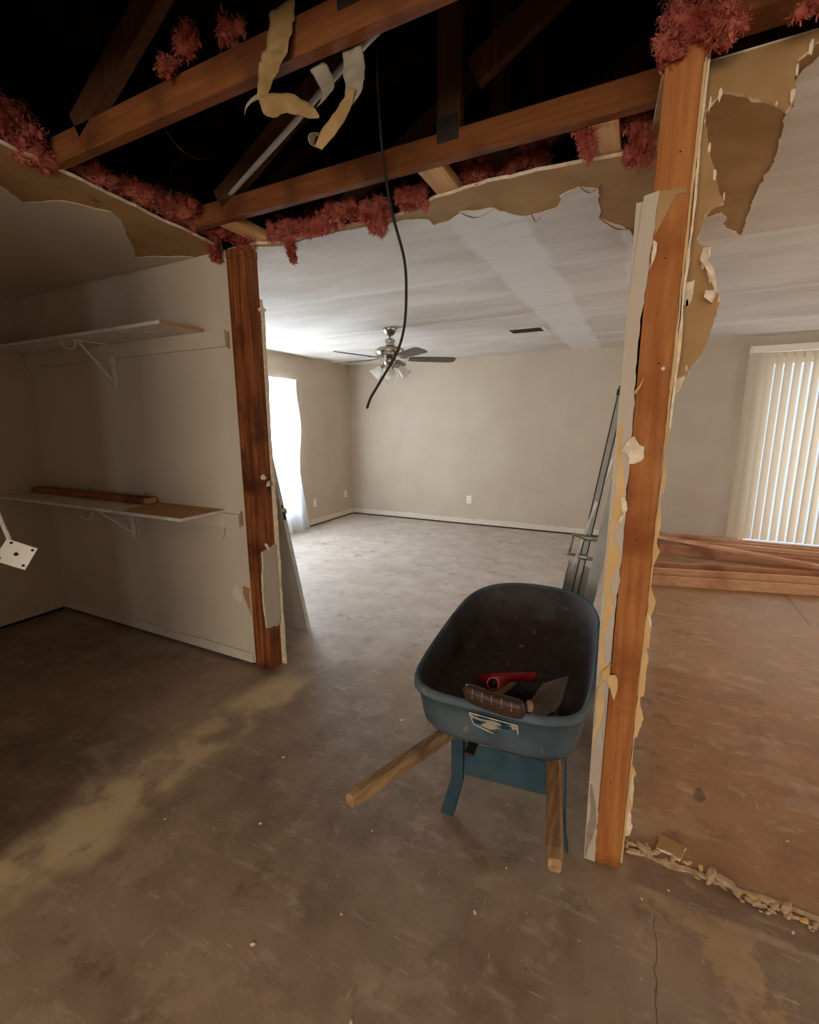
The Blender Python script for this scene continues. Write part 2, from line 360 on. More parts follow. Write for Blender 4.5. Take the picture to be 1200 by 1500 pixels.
def jag(poly, tears, amp=0.012, step=0.02, seed=1):
    """subdivide and roughen the edges whose index is in tears (edge i runs from point i to i+1)"""
    rnd = random.Random(seed); out = []; n = len(poly)
    for i in range(n):
        a, b = Vector(poly[i]), Vector(poly[(i + 1) % n]); out.append(a)
        if tears is None or i in tears:
            L_ = (b - a).length; k = max(1, int(L_ / step)); nn = Vector((-(b - a).y, (b - a).x)).normalized()
            off = 0
            for j in range(1, k):
                t = (j + rnd.uniform(-0.3, 0.3)) / k
                off = 0.6 * off + rnd.uniform(-amp, amp)
                out.append(a.lerp(b, t) + nn * off * min(1, 4 * t, 4 * (1 - t)))
    return out
def sheet(name, poly, to3d, th, mats, parent=None, origin=None, edge_in=0.0, seed=0):
    """torn board: poly (2D) -> front face at to3d(u,v,0), back at to3d(u,v,th); mats = [front, edge, back]"""
    rnd = random.Random(seed); n0 = len(poly)
    co, ed, fc, _, _, _ = delaunay_2d_cdt([Vector((p[0], p[1])) for p in poly], [(i, (i + 1) % n0) for i in range(n0)], [], 1, 1e-5)
    bm = bmesh.new(); dj = [(rnd.uniform(-edge_in, edge_in), rnd.uniform(-edge_in, edge_in)) for _ in co]
    A = [bm.verts.new(to3d(p[0], p[1], 0)) for p in co]; B = [bm.verts.new(to3d(p[0] + d[0], p[1] + d[1], th)) for p, d in zip(co, dj)]
    used = {}
    for f in fc:
        bm.faces.new([A[i] for i in f]).material_index = 0
        bm.faces.new([B[i] for i in f[::-1]]).material_index = 2 if len(mats) > 2 else 0
        for i in range(len(f)):
            e = (f[i], f[(i + 1) % len(f)]); k = (min(e), max(e))
            used[k] = None if k in used else e
    for e in used.values():
        if e: bm.faces.new((A[e[0]], B[e[0]], B[e[1]], A[e[1]])).material_index = 1 if len(mats) > 1 else 0
    bmesh.ops.delete(bm, geom=[v for v in bm.verts if not v.link_faces], context='VERTS')
    return bm_to(name, bm, mats, parent, origin=origin)
def ribbon(name, pts, wdirs, widths, m, parent=None, th=0.0012, n=6):
    """paper strip following pts, its width along wdirs"""
    P = smooth_path(pts, n); W = smooth_path([Vector(d).normalized() * w_ for d, w_ in zip(wdirs, widths)], n); bm = bmesh.new(); rows = []
    for p, w_ in zip(P, W): rows.append([bm.verts.new(p + w_ * k + mnoise.noise_vector((p + w_ * k) * 45) * .10 * w_.length) for k in (-.5, -.35, -.2, 0, .2, .35, .5)])
    for a, b in zip(rows, rows[1:]):
        for k in range(6): bm.faces.new((a[k], a[k + 1], b[k + 1], b[k]))
    bmesh.ops.recalc_face_normals(bm, faces=bm.faces)
    bmesh.ops.solidify(bm, geom=bm.faces[:], thickness=th)
    return bm_to(name, bm, m, parent, smooth=True)
def fluff(name, blobs, label, n=1400, seed=1, hang=0.0, cat='insulation', group=None, size=(0.006, 0.019)):
    """clump of fibreglass: lumpy cores wrapped in thousands of curled flakes"""
    rnd = random.Random(seed); bm = bmesh.new()
    more = []
    for c, r in blobs:      # lumps breaking up each core
        more.append((Vector(c), Vector(r) * .78))
        for _ in range(16):
            p = Vector((rnd.gauss(0, 1), rnd.gauss(0, 1), rnd.gauss(0, 1))).normalized() * rnd.uniform(.6, .98)
            k = rnd.uniform(.16, .42); m_ = min(r) ; q = Vector(c) + Vector((p.x * r[0], p.y * r[1], p.z * r[2]))
            more.append((q, Vector((rnd.uniform(.5, 1.3), rnd.uniform(.5, 1.3), rnd.uniform(.5, 1.4) + hang * .5)) * k * (m_ * .6 + .02)))
    blobs = more
    vol = [b[1][0] * b[1][1] + b[1][1] * b[1][2] + b[1][0] * b[1][2] for b in blobs]; tot = sum(vol)
    for (c, r), v_ in zip(blobs, vol):
        c = Vector(c); r = Vector(r)
        tmp = bmesh.ops.create_icosphere(bm, subdivisions=4 if r.length > .08 else 2, radius=1.0)
        for v in tmp['verts']:
            p = v.co.copy(); q = Vector((p.x * r.x, p.y * r.y, p.z * r.z)) + c
            k = 0.80 + 0.36 * mnoise.noise(q * 20) + 0.26 * mnoise.noise(q * 48) + 0.2 * mnoise.noise(q * 110)
            v.co = Vector((p.x * r.x, p.y * r.y, p.z * r.z)) * k + c
        cnt = int(2.8 * n * v_ / tot)
        for _ in range(cnt):
            while True:
                p = Vector((rnd.uniform(-1, 1), rnd.uniform(-1, 1), rnd.uniform(-1, 1)))
                if 0.05 < p.length <= 1: break
            p = p.normalized() * rnd.uniform(0.72, 1.06)
            q = Vector((p.x * r.x, p.y * r.y, p.z * r.z)) + c
            d = (p.normalized() + Vector((rnd.gauss(0, 1), rnd.gauss(0, 1), rnd.gauss(0, 1) - hang))).normalized()
            s = d.cross(Vector((rnd.gauss(0, 1), rnd.gauss(0, 1), rnd.gauss(0, 1)))).normalized(); t = d.cross(s)
            L_ = rnd.uniform(*size); wd = L_ * rnd.choice((.05, .07, .1, .16)); bend = rnd.uniform(-2.8, 2.8); prev = None; ang = 0
            for k in range(4):
                tt = k / 3; ang += bend / 3
                w_ = wd * (0.4 + 1.2 * tt * (1 - tt) * 2)
                a = bm.verts.new(q - s * w_); b = bm.verts.new(q + s * w_)
                if prev: bm.faces.new((prev[0], prev[1], b, a))
                prev = (a, b); q = q + (d * math.cos(ang) + t * math.sin(ang)) * L_ / 3
    me = bpy.data.meshes.new(name); bm.to_mesh(me); bm.free()
    o = link(name, me, pink_m, None, smooth=True)
    return tag(o, label, cat, group)

XY = lambda z: (lambda u, v, t: Vector((u, v, z + t)))          # horizontal sheet, thickness upwards
XZ = lambda y: (lambda u, v, t: Vector((u, y + t, v)))          # vertical sheet facing -Y
YZ = lambda x: (lambda u, v, t: Vector((x + t, u, v)))          # vertical sheet facing -X (t>0 goes +X)

# ------------------------------------------------------------------ setting
XL, XR, YB, YR, H = -4.33, 3.45, 6.52, -3.10, 2.44
YC = 1.98           # closet back wall front face
def struct(o): o['kind'] = 'structure'; return o
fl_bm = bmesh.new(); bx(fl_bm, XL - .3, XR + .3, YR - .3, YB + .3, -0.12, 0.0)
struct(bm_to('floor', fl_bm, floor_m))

def wall_boxes(name, boxes, m):
    bm = bmesh.new()
    for b in boxes: bx(bm, *b)
    return struct(bm_to(name, bm, m))
ZB = 0.022   # boards hang clear of the slab: dark gap below
# back wall with patio door opening x 1.12..3.05, z 0.0..2.16
PD = (1.12, 3.05, 0.03, 2.20)
wb_ = wall_boxes('wall_back', [(XL, PD[0], YB, YB + .14, ZB, H), (PD[1], XR, YB, YB + .14, ZB, H), (PD[0], PD[1], YB, YB + .14, PD[3], H)], wall_m)
box('plate_gap', XL, PD[0], YB + .01, YB + .13, 0, ZB, void_m, wb_)
# left wall of the far room, tall window y 3.3..5.2, z .22..2.1
WN = (3.35, 5.14, 0.24, 2.10)
wl_ = wall_boxes('wall_left', [(XL - .14, XL, 2.09, WN[0], ZB, H), (XL - .14, XL, WN[1], YB + .14, ZB, H), (XL - .14, XL, WN[0], WN[1], ZB, WN[2]), (XL - .14, XL, WN[0], WN[1], WN[3], H)], wall_m)
box('plate_gap', XL - .13, XL - .01, 2.09, YB, 0, ZB, void_m, wl_)
# closet walls
wc_ = wall_boxes('wall_closet', [(XL, -2.088, YC, YC + .10, ZB, H)], closet_m)
box('plate_gap', -4.22, -2.10, YC + .012, YC + .09, 0, ZB, void_m, wc_)
wcl_ = wall_boxes('wall_closet_side', [(XL - .14, -4.23, 0.25, YC, ZB, H)], closet_m)
box('plate_gap', XL - .13, -4.242, 0.3, YC, 0, ZB, void_m, wcl_)
wall_boxes('wall_closet_front', [(XL - .14, -3.95, 0.15, 0.25, 0, H), (-3.05, -1.90, 0.15, 0.25, 0, H), (-3.95, -3.05, 0.15, 0.25, 2.03, H)], closet_m)  # unseen; doorway opening added to pass fill light into the closet
wall_boxes('wall_near_left', [(-1.98, -1.88, YR, 0.15, 0, H), (-1.98, -1.88, 0.25, 0.46, 0, H)], closet_m)
# unseen shell added behind the doorway to keep sky light off the closet
wall_boxes('wall_light_block', [(XL - .14, XL, YR, 0.15, 0, H), (XL - .14, -1.98, YR - .12, YR, 0, H)], closet_m)
wall_boxes('ceiling_light_block', [(XL - .14, -1.985, YR, .249, H, H + .013)], closet_m)
# rear wall with window
wall_boxes('wall_rear', [(-1.98, -1.15, YR - .12, YR, 0, H), (.75, 1.38, YR - .12, YR, 0, H), (2.02, XR, YR - .12, YR, 0, H), (-1.15, .75, YR - .12, YR, 0, .82), (-1.15, .75, YR - .12, YR, 2.1, H), (1.38, 2.02, YR - .12, YR, 0, .5), (1.38, 2.02, YR - .12, YR, 2.1, H)], wall_m)
# right wall with an unseen, added window y 2.35..4.05
wall_boxes('wall_right', [(XR, XR + .12, YR, 2.35, 0, H), (XR, XR + .12, 4.05, YB + .14, 0, H), (XR, XR + .12, 2.35, 4.05, 0, .82), (XR, XR + .12, 2.35, 4.05, 2.1, H)], wall_m)
def simple_window(name, axis, c, a0, a1, z0, z1, mid=None, mw=.02):
    bm = bmesh.new(); t = .05
    def b(a, b_, za, zb, mi=0, d=.04):
        if axis == 'y': bx(bm, a, b_, c - d / 2, c + d / 2, za, zb, mi)
        else: bx(bm, c - d / 2, c + d / 2, a, b_, za, zb, mi)
    b(a0, a1, z0, z0 + t); b(a0, a1, z1 - t, z1); b(a0, a0 + t, z0 + t, z1 - t); b(a1 - t, a1, z0 + t, z1 - t); m_ = mid or (z0 + z1) / 2
    b(a0 + t, a1 - t, m_ - mw, m_ + mw)
    o = struct(bm_to(name, bm, white_m))
    for (za, zb) in ((z0 + t, m_ - mw), (m_ + mw, z1 - t)):
        if axis == 'y': box('pane', a0 + t, a1 - t, c - .003, c + .003, za, zb, glass_m, o)
        else: box('pane', c - .003, c + .003, a0 + t, a1 - t, za, zb, glass_m, o)
    return o
simple_window('window_1', 'x', XL - .08, WN[0], WN[1], WN[2], WN[3], .90, .045)
simple_window('window_3', 'y', YR - .06, -1.15, .75, .82, 2.1)
simple_window('window_5', 'y', YR - .06, 1.38, 2.02, .5, 2.1)
simple_window('added_right_window', 'x', XR + .06, 2.35, 4.05, .82, 2.1)  # added out of view for the right room's warm light
# patio door in the back wall behind the vertical blinds
bm = bmesh.new(); t = .06
bx(bm, PD[0], PD[1], YB + .04, YB + .10, 0, PD[2] + .05); bx(bm, PD[0], PD[1], YB + .04, YB + .10, PD[3] - t, PD[3])
for xx in (PD[0], (PD[0] + PD[1]) / 2 - t / 2, PD[1] - t): bx(bm, xx, xx + t, YB + .04, YB + .10, PD[2] + .05, PD[3] - t)
d2 = struct(bm_to('door_1', bm, white_m))
xm = (PD[0] + PD[1]) / 2
box('pane', PD[0] + t, xm - t / 2, YB + .067, YB + .073, PD[2] + .05, PD[3] - t, glass_m, d2)
box('pane', xm + t / 2, PD[1] - t, YB + .067, YB + .073, PD[2] + .05, PD[3] - t, glass_m, d2)

# baseboard strips: scraped white band with ragged paint line above
def strip_x(name, x0, x1, y, seed, z0=.024, z1=.098):
    poly = jag([(x0, z0), (x1, z0), (x1, z1), (x0, z1)], {2}, 0.006, 0.035, seed)
    return struct(sheet(name, poly, XZ(y), .012, [dirtywhite_m, dirtywhite_m]))
def strip_y(name, y0, y1, x, seed, z0=.024, z1=.098):
    poly = jag([(y0, z0), (y1, z0), (y1, z1), (y0, z1)], {2}, 0.006, 0.035, seed)
    return struct(sheet(name, poly, YZ(x), .012, [dirtywhite_m, dirtywhite_m]))
strip_x('baseboard_back', XL + .012, PD[0] - .01, YB - .012, 3)
strip_y('baseboard_left', 2.1, YB - .012, XL, 4)
strip_x('baseboard_closet', -4.218, -2.10, YC - .012, 5, z1=.088)
strip_y('baseboard_closet_side', .26, YC - .012, -4.23, 6, z1=.088)

# ceilings: board with brown face paper, the painted skin torn back from the broken edge
board = [kraft_m, gypsum_m, kraft_m]
edge_pts = [(-2.09, 2.0), (-1.90, 1.99), (-1.77, 2.045), (-1.5, 2.02), (-1.2, 2.05), (-0.93, 2.03), (-0.86, 1.965), (-0.62, 1.935), (-0.30, 1.955), (-0.06, 1.985), (-0.03, 1.62), (XR, 1.62)]
poly = jag([(XR, YB), (XL, YB), (XL, 2.09), (-2.09, 2.09)] + edge_pts, {4, 5, 6, 7, 8, 9, 10, 11}, .007, .03, 11)
cb = struct(sheet('ceiling_back', poly, XY(H), .013, board))
skin = [(XR, YB), (XL, YB), (XL, 2.10), (-2.02, 2.10), (-1.9, 2.02), (-1.77, 2.07), (-1.4, 2.05), (-1.05, 2.08), (-0.965, 2.12), (-0.955, 2.20), (-0.88, 2.185), (-0.80, 2.12), (-0.66, 2.15), (-0.61, 2.235), (-0.545, 2.30), (-0.41, 2.275), (-0.385, 2.175), (-0.30, 2.13), (-0.235, 2.18),
        (-0.255, 2.46), (-0.17, 2.60), (-0.128, 2.70), (-0.12, 2.98), (-0.095, 3.10), (0.0, 3.0), (0.10, 2.72), (0.24, 2.66), (0.285, 2.88), (0.363, 3.01), (0.347, 2.742), (0.34, 2.557), (0.346, 2.296), (0.343, 2.211), (0.313, 1.939), (0.32, 1.892), (0.299, 1.79), (0.33, 1.70), (0.42, 1.66), (XR, 1.645)]
poly = jag(skin, set(range(3, len(skin) - 1)), .008, .02, 12)
sheet('painted_face', poly, XY(H - .004), .0035, [ceil_m, gypsum_m], cb)
cpoly = jag([(-4.23, .25), (-2.0, .25), (-1.99, .6), (-1.99, .95), (-2.03, 1.35), (-2.06, 1.7), (-2.10, 1.975), (-4.23, 1.975)], {1, 2, 3, 4, 5}, .008, .03, 13)
cc = struct(sheet('ceiling_closet', cpoly, XY(H), .013, board))
cskin = [(-4.23, .25), (-2.2, .25), (-2.28, .8), (-2.32, 1.08), (-2.41, 1.20), (-2.24, 1.27), (-2.17, 1.42), (-2.235, 1.51), (-2.50, 1.74), (-2.62, 1.83), (-2.38, 1.93), (-2.33, 1.972), (-4.23, 1.972)]
sheet('painted_face', jag(cskin, set(range(1, 11)), .007, .025, 14), XY(H - .004), .0035, [closet_m, gypsum_m], cc)
# near room ceiling, its unseen front edge brought forward to darken the attic
npoly = jag([(-1.98, YR), (XR, YR), (XR, 1.50), (0.46, 1.50), (0.10, 1.22), (-0.45, .92), (-1.0, .66), (-1.98, .40)], {3, 4, 5, 6}, .01, .03, 15)
struct(sheet('ceiling_near', npoly, XY(H), .013, [wall_m, gypsum_m, kraft_m]))

# roof over the attic
RZ, RX = 4.35, -0.2
def slab_roof(name, x0, z0, x1, z1):
    bm = bmesh.new(); V = [bm.verts.new(p) for p in ((x0, YR - .5, z0), (x1, YR - .5, z1), (x1, YB + .5, z1), (x0, YB + .5, z0), (x0, YR - .5, z0 + .03), (x1, YR - .5, z1 + .03), (x1, YB + .5, z1 + .03), (x0, YB + .5, z0 + .03))]
    for f in ((0, 1, 2, 3), (7, 6, 5, 4), (0, 4, 5, 1), (1, 5, 6, 2), (2, 6, 7, 3), (3, 7, 4, 0)): bm.faces.new([V[i] for i in f])
    return struct(bm_to(name, bm, roof_m))
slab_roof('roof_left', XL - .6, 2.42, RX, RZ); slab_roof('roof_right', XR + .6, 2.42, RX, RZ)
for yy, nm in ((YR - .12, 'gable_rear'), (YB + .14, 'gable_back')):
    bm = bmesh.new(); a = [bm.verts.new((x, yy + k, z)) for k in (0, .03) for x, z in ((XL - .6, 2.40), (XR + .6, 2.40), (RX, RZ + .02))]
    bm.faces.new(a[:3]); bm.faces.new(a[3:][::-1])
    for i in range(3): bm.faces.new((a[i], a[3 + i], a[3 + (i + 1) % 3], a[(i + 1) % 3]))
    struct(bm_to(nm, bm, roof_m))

# ------------------------------------------------------------------ roof trusses
BZ = 2.4545
def truss(y, label):
    t_ = thing('roof_truss', label, 'roof truss', (-0.2, y, BZ), 'roof trusses in the open attic')
    box('bottom_chord', XL - .4, XR + .35, y, y + .038, BZ, BZ + .089, beam_m, t_, .002)
    def web(x0, z0, x1, z1):
        bar('web', (x0, y + .019, z0), (x1, y + .019, z1), .038, .089, web_m, t_, upv=(1, 0, .01) if abs(x1 - x0) < .01 else (0, 0, 1))
    zt = lambda x: 2.42 + (x - (XL - .6)) / (RX - XL + .6) * (RZ - 2.42) - .06
    web(-0.705, BZ + .089, -0.705, zt(-0.705) - .05)
    web(-1.86, BZ + .089, -0.78, 3.12); web(-0.62, 2.70, 0.75, 3.45); web(-2.85, BZ + .089, -2.85, zt(-2.85) - .05)
    bar('top_chord', (XL - .4, y + .019, zt(XL - .4) - .02), (RX, y + .019, RZ - .11), .038, .089, web_m, t_)
    bar('top_chord', (XR + .4, y + .019, zt(XL - .4) - .02), (RX, y + .019, RZ - .11), .038, .089, web_m, t_)
    g_ = box('gusset_plate', -0.75, -0.665, y - .0015, y - .0002, BZ + .055, BZ + .135, darkmetal_m, t_)
    return t_
truss(1.122, 'wooden roof truss nearest the camera, crossing the top left with paper strips hanging from it')
truss(1.738, 'wooden roof truss over the opening, its lit beam meeting the right stud')
truss(2.353, 'dim wooden roof truss standing in the dark attic just behind the lit beam')
truss(2.968, 'dim wooden roof truss deepest in the dark attic')
# blocking between truss and ceiling edge
for (x0, x1, lab) in ((-0.845, -0.745, 'short pale wood block under the middle of the lit ceiling beam'), (-0.235, -0.145, 'short wood block between the lit ceiling beam and ceiling edge, near the right stud'), (-1.90, -1.80, 'short pale wood block beside the top of the left post')):
    o = box('wood_block', x0, x1, 1.778, 2.06, BZ, BZ + .038, block_m, None, .002); tag(o, lab, 'wood block', 'blocking along the broken ceiling')
# a beam end over the torn drywall at the right, wall plate
o = box('wall_plate', 0.10, XR, 1.507, 1.596, BZ + .012, BZ + .05, beam_m, None, .002); tag(o, 'orange wooden wall plate behind pink insulation at the top right corner', 'wall plate')

# ------------------------------------------------------------------ left post of doubled studs
post = thing('stud_post', 'brown post of nailed-together studs at the end of the closet wall', 'post', (-2.02, 2.03, 0))
xs = [-2.086, -2.058, -2.046, -2.008, -1.9995, -1.957]
def stud(x0, x1, y0, y1, z0, z1, parent, m=oldstud_m, name='stud'):
    return box(name, x0, x1, y0, y1, z0, z1, m, parent, .002)
ZT = 2.395
stud(-2.086, -2.0475, 1.978, 2.076, 0, ZT, post); stud(-2.0455, -2.0035, 1.972, 2.076, 0, ZT, post)
stud(-2.0015, -1.957, 1.975, 2.012, 0, ZT, post); stud(-2.0015, -1.9575, 2.0145, 2.044, 0, ZT, post); stud(-2.0015, -1.960, 2.0465, 2.078, 0, ZT, post)
box('top_plate', -2.086, -1.955, 1.973, 2.078, ZT + .001, H - .001, oldstud_m, post, .003)
# nails and ink marks on the edges
for i, (x, z) in enumerate(((-2.02, 1.5), (-2.02, 1.05), (-2.066, 0.6), (-2.02, .25), (-1.98, .35), (-1.98, 1.75), (-2.066, 1.9))):
    lathe('nail', [(.004, 0), (.004, .002)], (x, 1.9715 if x > -2.05 and x < -2.0 else 1.975, z), darkmetal_m, post, axis=(0, -1, 0), seg=8)
# drywall left on the post
pd = thing('torn_drywall', 'torn beige drywall left on the back of the left post', 'drywall', (-2.0, 2.085, 0))
poly = jag([(-2.085, .003), (-1.93, .003), (-1.938, .35), (-1.936, .9), (-1.947, 1.5), (-1.943, 2.10), (-1.955, 2.20), (-2.085, 2.2)], {1, 2, 3, 4, 5, 6}, .0035, .03, 21)
sheet('board', poly, XZ(2.080), .0125, [gypsum_m, gypsum_m, wall_m], pd)
lab = 'torn painted drywall piece stuck low on the right face of the left post'
poly = jag([(1.952, .30), (2.0, .29), (2.04, .275), (2.068, .30), (2.076, .56), (2.076, .80), (2.02, .79), (1.956, .775), (1.944, .60), (1.942, .42)], None, .004, .02, 22)
o = sheet('drywall_scrap', poly, lambda u, v, t: Vector((-1.9435 - t, u, v)), .012, [wall_m, gypsum_m, kraft_m]); tag(o, lab, 'drywall')
def chunk(name, c, r, seed, m=gypsum_m, parent=None, sub=1, sq=(1, 1, 1), flat=False):
    rnd = random.Random(seed); bm = bmesh.new(); bmesh.ops.create_icosphere(bm, subdivisions=sub, radius=r)
    rot = Matrix.Rotation(rnd.uniform(0, 6), 3, Vector((rnd.gauss(0, .08 if flat else 1), rnd.gauss(0, .08 if flat else 1), 1 if flat else rnd.gauss(0, 1))))
    for v in bm.verts:
        v.co = rot @ Vector((v.co.x * sq[0], v.co.y * sq[1], v.co.z * sq[2])) * rnd.uniform(.7, 1.15) + Vector(c)
    return bm_to(name, bm, m, parent)
chunk('gypsum_lump', (-1.954, 2.005, 1.215), .018, 3, parent=pd, sub=2, sq=(.6, 1.2, 1)); chunk('gypsum_lump', (-1.950, 2.045, 1.17), .02, 4, parent=pd, sub=2, sq=(.6, 1, 1.1))
chunk('gypsum_lump', (-1.954, 2.005, .80), .03, 5, parent=pd, sub=2, sq=(.25, 1.2, .6)); chunk('gypsum_lump', (-1.952, 2.075, 2.14), .018, 6, parent=pd, sub=2, sq=(.5, .8, 1.8))
# peeled paint flake beside the post on the closet wall
o = sheet('paper_flake', jag([(-2.15, .53), (-2.092, .52), (-2.092, .34), (-2.12, .40), (-2.15, .47)], None, .004, .02, 23), XZ(YC - .003), .002, [kraft_m, gypsum_m]); tag(o, 'brown torn paper patch low on the closet wall beside the post', 'paper')
o = sheet('paint_blister', jag([(-2.255, .47), (-2.20, .52), (-2.16, .51), (-2.165, .42), (-2.22, .43)], None, .003, .02, 24), XZ(YC - .003), .002, [white_m, gypsum_m]); tag(o, 'pale round paint scar low on the closet wall', 'paint scar')

# ------------------------------------------------------------------ right stud, stub wall behind it, torn drywall
core = struct(box('wall_center', -0.022, .046, 1.606, 3.15, 0, H - .001, stud_m))
st = thing('wall_stud', 'bare orange wooden stud standing at the right of the opening', 'stud', (0.012, 1.55, 0))
bm = bmesh.new()
V = [bm.verts.new(p) for p in ((-.030, 1.507, 0), (.050, 1.507, 0), (.050, 1.60, 0), (-.030, 1.60, 0), (-.022, 1.507, H - .002), (.062, 1.507, H - .002), (.062, 1.60, H - .002), (-.022, 1.60, H - .002))]
for f in ((3, 2, 1, 0), (4, 5, 6, 7), (0, 1, 5, 4), (1, 2, 6, 5), (2, 3, 7, 6), (3, 0, 4, 7)): bm.faces.new([V[i] for i in f])
bmesh.ops.bevel(bm, geom=bm.edges[:], offset=.002, segments=2, affect='EDGES')
bm_to('timber', bm, stud_m, st)
rnd = random.Random(5)
for x, z in ((.012, 1.17), (-.006, 1.43), (.02, .60), (.03, 2.2), (.0, .33), (.018, 1.95), (.026, 1.68)):
    lathe('nail', [(.0022, 0), (.0024, .0012), (.001, .002)], (x, 1.5065, z), darkmetal_m, st, axis=(0, -1, 0), seg=8)
lathe('screw', [(.006, 0), (.006, .004), (.003, .006)], (.038, 1.5065, 1.665), gypsum_m, st, axis=(0, -1, 0), seg=10)
dl = thing('torn_drywall', 'torn beige drywall edge running down the left side of the right stud', 'drywall', (-.045, 1.55, 0))
poly = jag([(-.064, .004), (-.028, .004), (-.033, .35), (-.036, .6), (-.030, .95), (-.024, 1.25), (-.026, 1.5), (-.031, 1.74), (-.021, 1.9), (-.010, 2.10), (-.010, 2.116), (-.046, 2.110), (-.064, 1.84), (-.068, 1.5), (-.071, 1.1), (-.071, .9), (-.067, .45)], set(range(1, 10)), .0035, .018, 31)
sheet('board', poly, XZ(1.499), .0068, [wall_m, gypsum_m, kraft_m], dl)
box('side_board', -.064, -.0305, 1.509, 3.15, .003, 2.10, wall_m, dl)
def zig(x0, x1, z0, z1, seed, m, y=1.4975, n=7):
    r_ = random.Random(seed); L1 = []; L2 = []
    for i in range(n + 1):
        z = z0 + (z1 - z0) * (i + r_.uniform(-.3, .3)) / n; e = math.sin(math.pi * i / n)
        L1.append((x0 + r_.uniform(0, .012) * e, z)); L2.append((max(L1[-1][0] + .003, x0 + (x1 - x0) * (e * .6 + r_.uniform(0, .4))), z))
    return sheet('torn_paper', L1 + L2[::-1], XZ(y - .0014 * (seed - 41)), .001, [m, gypsum_m], dl)
tan_m = mat('tan_inner_paper', srgb(206, 166, 108), srgb(220, 184, 130), scale=9, rough=.9)
greydirt_m = mat('dirty_grey_paint', srgb(132, 118, 100), srgb(158, 142, 120), scale=25, rough=.9)
zig(-.064, -.024, 1.17, 1.50, 41, tan_m); zig(-.067, -.026, 1.02, 1.20, 42, tan_m, n=10); zig(-.067, -.030, .86, 1.04, 43, tan_m); zig(-.067, -.035, .45, .86, 44, tan_m, n=12)
zig(-.061, -.030, .02, .30, 45, greydirt_m); zig(-.040, -.018, 1.22, 1.30, 46, gypsum_m, n=5)
sheet('torn_paper', jag([(-.052, 1.44), (-.020, 1.48), (-.004, 1.455), (.010, 1.45), (.006, 1.41), (-.014, 1.40), (-.030, 1.40), (-.034, 1.43)], None, .005, .012, 32), XZ(1.4885), .0012, [gypsum_m, gypsum_m], dl)
sheet('torn_paper', jag([(-.012, 2.116), (.052, 2.113), (.054, 2.100), (.031, 2.101), (.018, 2.076), (-.003, 2.028), (-.013, 2.006)], None, .002, .012, 33), XZ(1.503), .0015, [kraft_m, gypsum_m], dl)
sheet('torn_paper', jag([(-.014, 2.0), (-.004, 1.99), (-.008, 1.95), (-.018, 1.925)], None, .002, .01, 34), XZ(1.503), .0015, [gypsum_m, gypsum_m], dl)
# flaps of loose paper
ribbon('torn_paper', [(-.03, 1.497, .735), (-.05, 1.478, .72), (-.058, 1.462, .69)], [(0, .1, 1)] * 3, [.05, .04, .004], tan_m, dl)
ribbon('torn_paper', [(-.03, 1.497, .72), (-.018, 1.482, .70), (-.012, 1.47, .655)], [(1, 0, .4)] * 3, [.04, .03, .003], tan_m, dl)
ribbon('torn_paper', [(-.028, 1.498, 1.60), (-.018, 1.486, 1.615), (-.008, 1.482, 1.64)], [(.3, .5, -1)] * 3, [.012, .008, .002], tan_m, dl)
# board edges and the big torn sheet on the right
dr = thing('torn_drywall', 'large torn brown-backed drywall sheet hanging right of the bare stud', 'drywall', (.1, 1.6, 0))
def sliver(x0, w_, y, seed, z0, z1, m=gypsum_m):
    lo = [(x0 + .000 + (.012 * z / 2.44), z) for z in (z0, z1)]
    poly = jag([(lo[0][0], z0), (lo[0][0] + w_, z0), (lo[1][0] + w_, z1), (lo[1][0], z1)], {1, 3}, .0022, .025, seed)
    return sheet('board_edge', poly, XZ(y), .03, [m, gypsum_m], dr)
sliver(.052, .007, 1.530, 51, .01, 2.43, tan_m); sliver(.0605, .006, 1.545, 52, 1.50, 2.43)
big = [(.064, 2.438), (.330, 2.438), (.304, 2.414), (.268, 2.389), (.268, 2.339), (.270, 2.295), (.257, 2.280), (.197, 2.323), (.112, 2.362), (.081, 2.327), (.104, 2.216), (.147, 2.096), (.106, 2.074), (.092, 2.015), (.122, 1.979), (.110, 1.948), (.136, 1.917), (.164, 1.843), (.154, 1.785), (.128, 1.697), (.104, 1.650), (.074, 1.587), (.068, 1.541), (.066, 1.49)]
sheet('board', jag(big, set(range(1, 22)), .004, .013, 53), XZ(1.602), .0125, [kraft_m, gypsum_m, wall_m], dr, edge_in=.003, seed=3)
box('side_board', .0465, .0590, 1.617, 3.15, .004, H - .006, wall_m, dr)
# crumbling gypsum along its torn edge
rim = [(.290, 2.40), (.268, 2.365), (.266, 2.31), (.235, 2.30), (.112, 2.355), (.090, 2.34), (.082, 2.30), (.100, 2.235), (.118, 2.17), (.145, 2.11), (.125, 1.975), (.113, 1.945), (.128, 1.925), (.150, 1.87), (.160, 1.85), (.10, 1.67), (.085, 1.63), (.072, 1.59), (.135, 1.91), (.092, 1.87), (.085, 1.85)]
for i, (x, z) in enumerate(rim):
    r_ = random.Random(900 + i); k_ = r_.uniform(.004, .011); pl = []
    for j in range(7): a_ = 2 * math.pi * j / 7; q_ = k_ * r_.uniform(.5, 1.2); pl.append((x + q_ * math.cos(a_) * .5, z + q_ * math.sin(a_) * 2.1))
    sheet('gypsum_flake', pl, XZ(1.5955 + .0002 * i), .004, [gypsum_m, gypsum_m], dr, edge_in=.0015, seed=i)
sheet('torn_paper', jag([(.075, 1.905), (.098, 1.91), (.097, 1.87), (.085, 1.84), (.073, 1.85)], None, .003, .01, 54), XZ(1.5995), .0015, [gypsum_m, gypsum_m], dr)
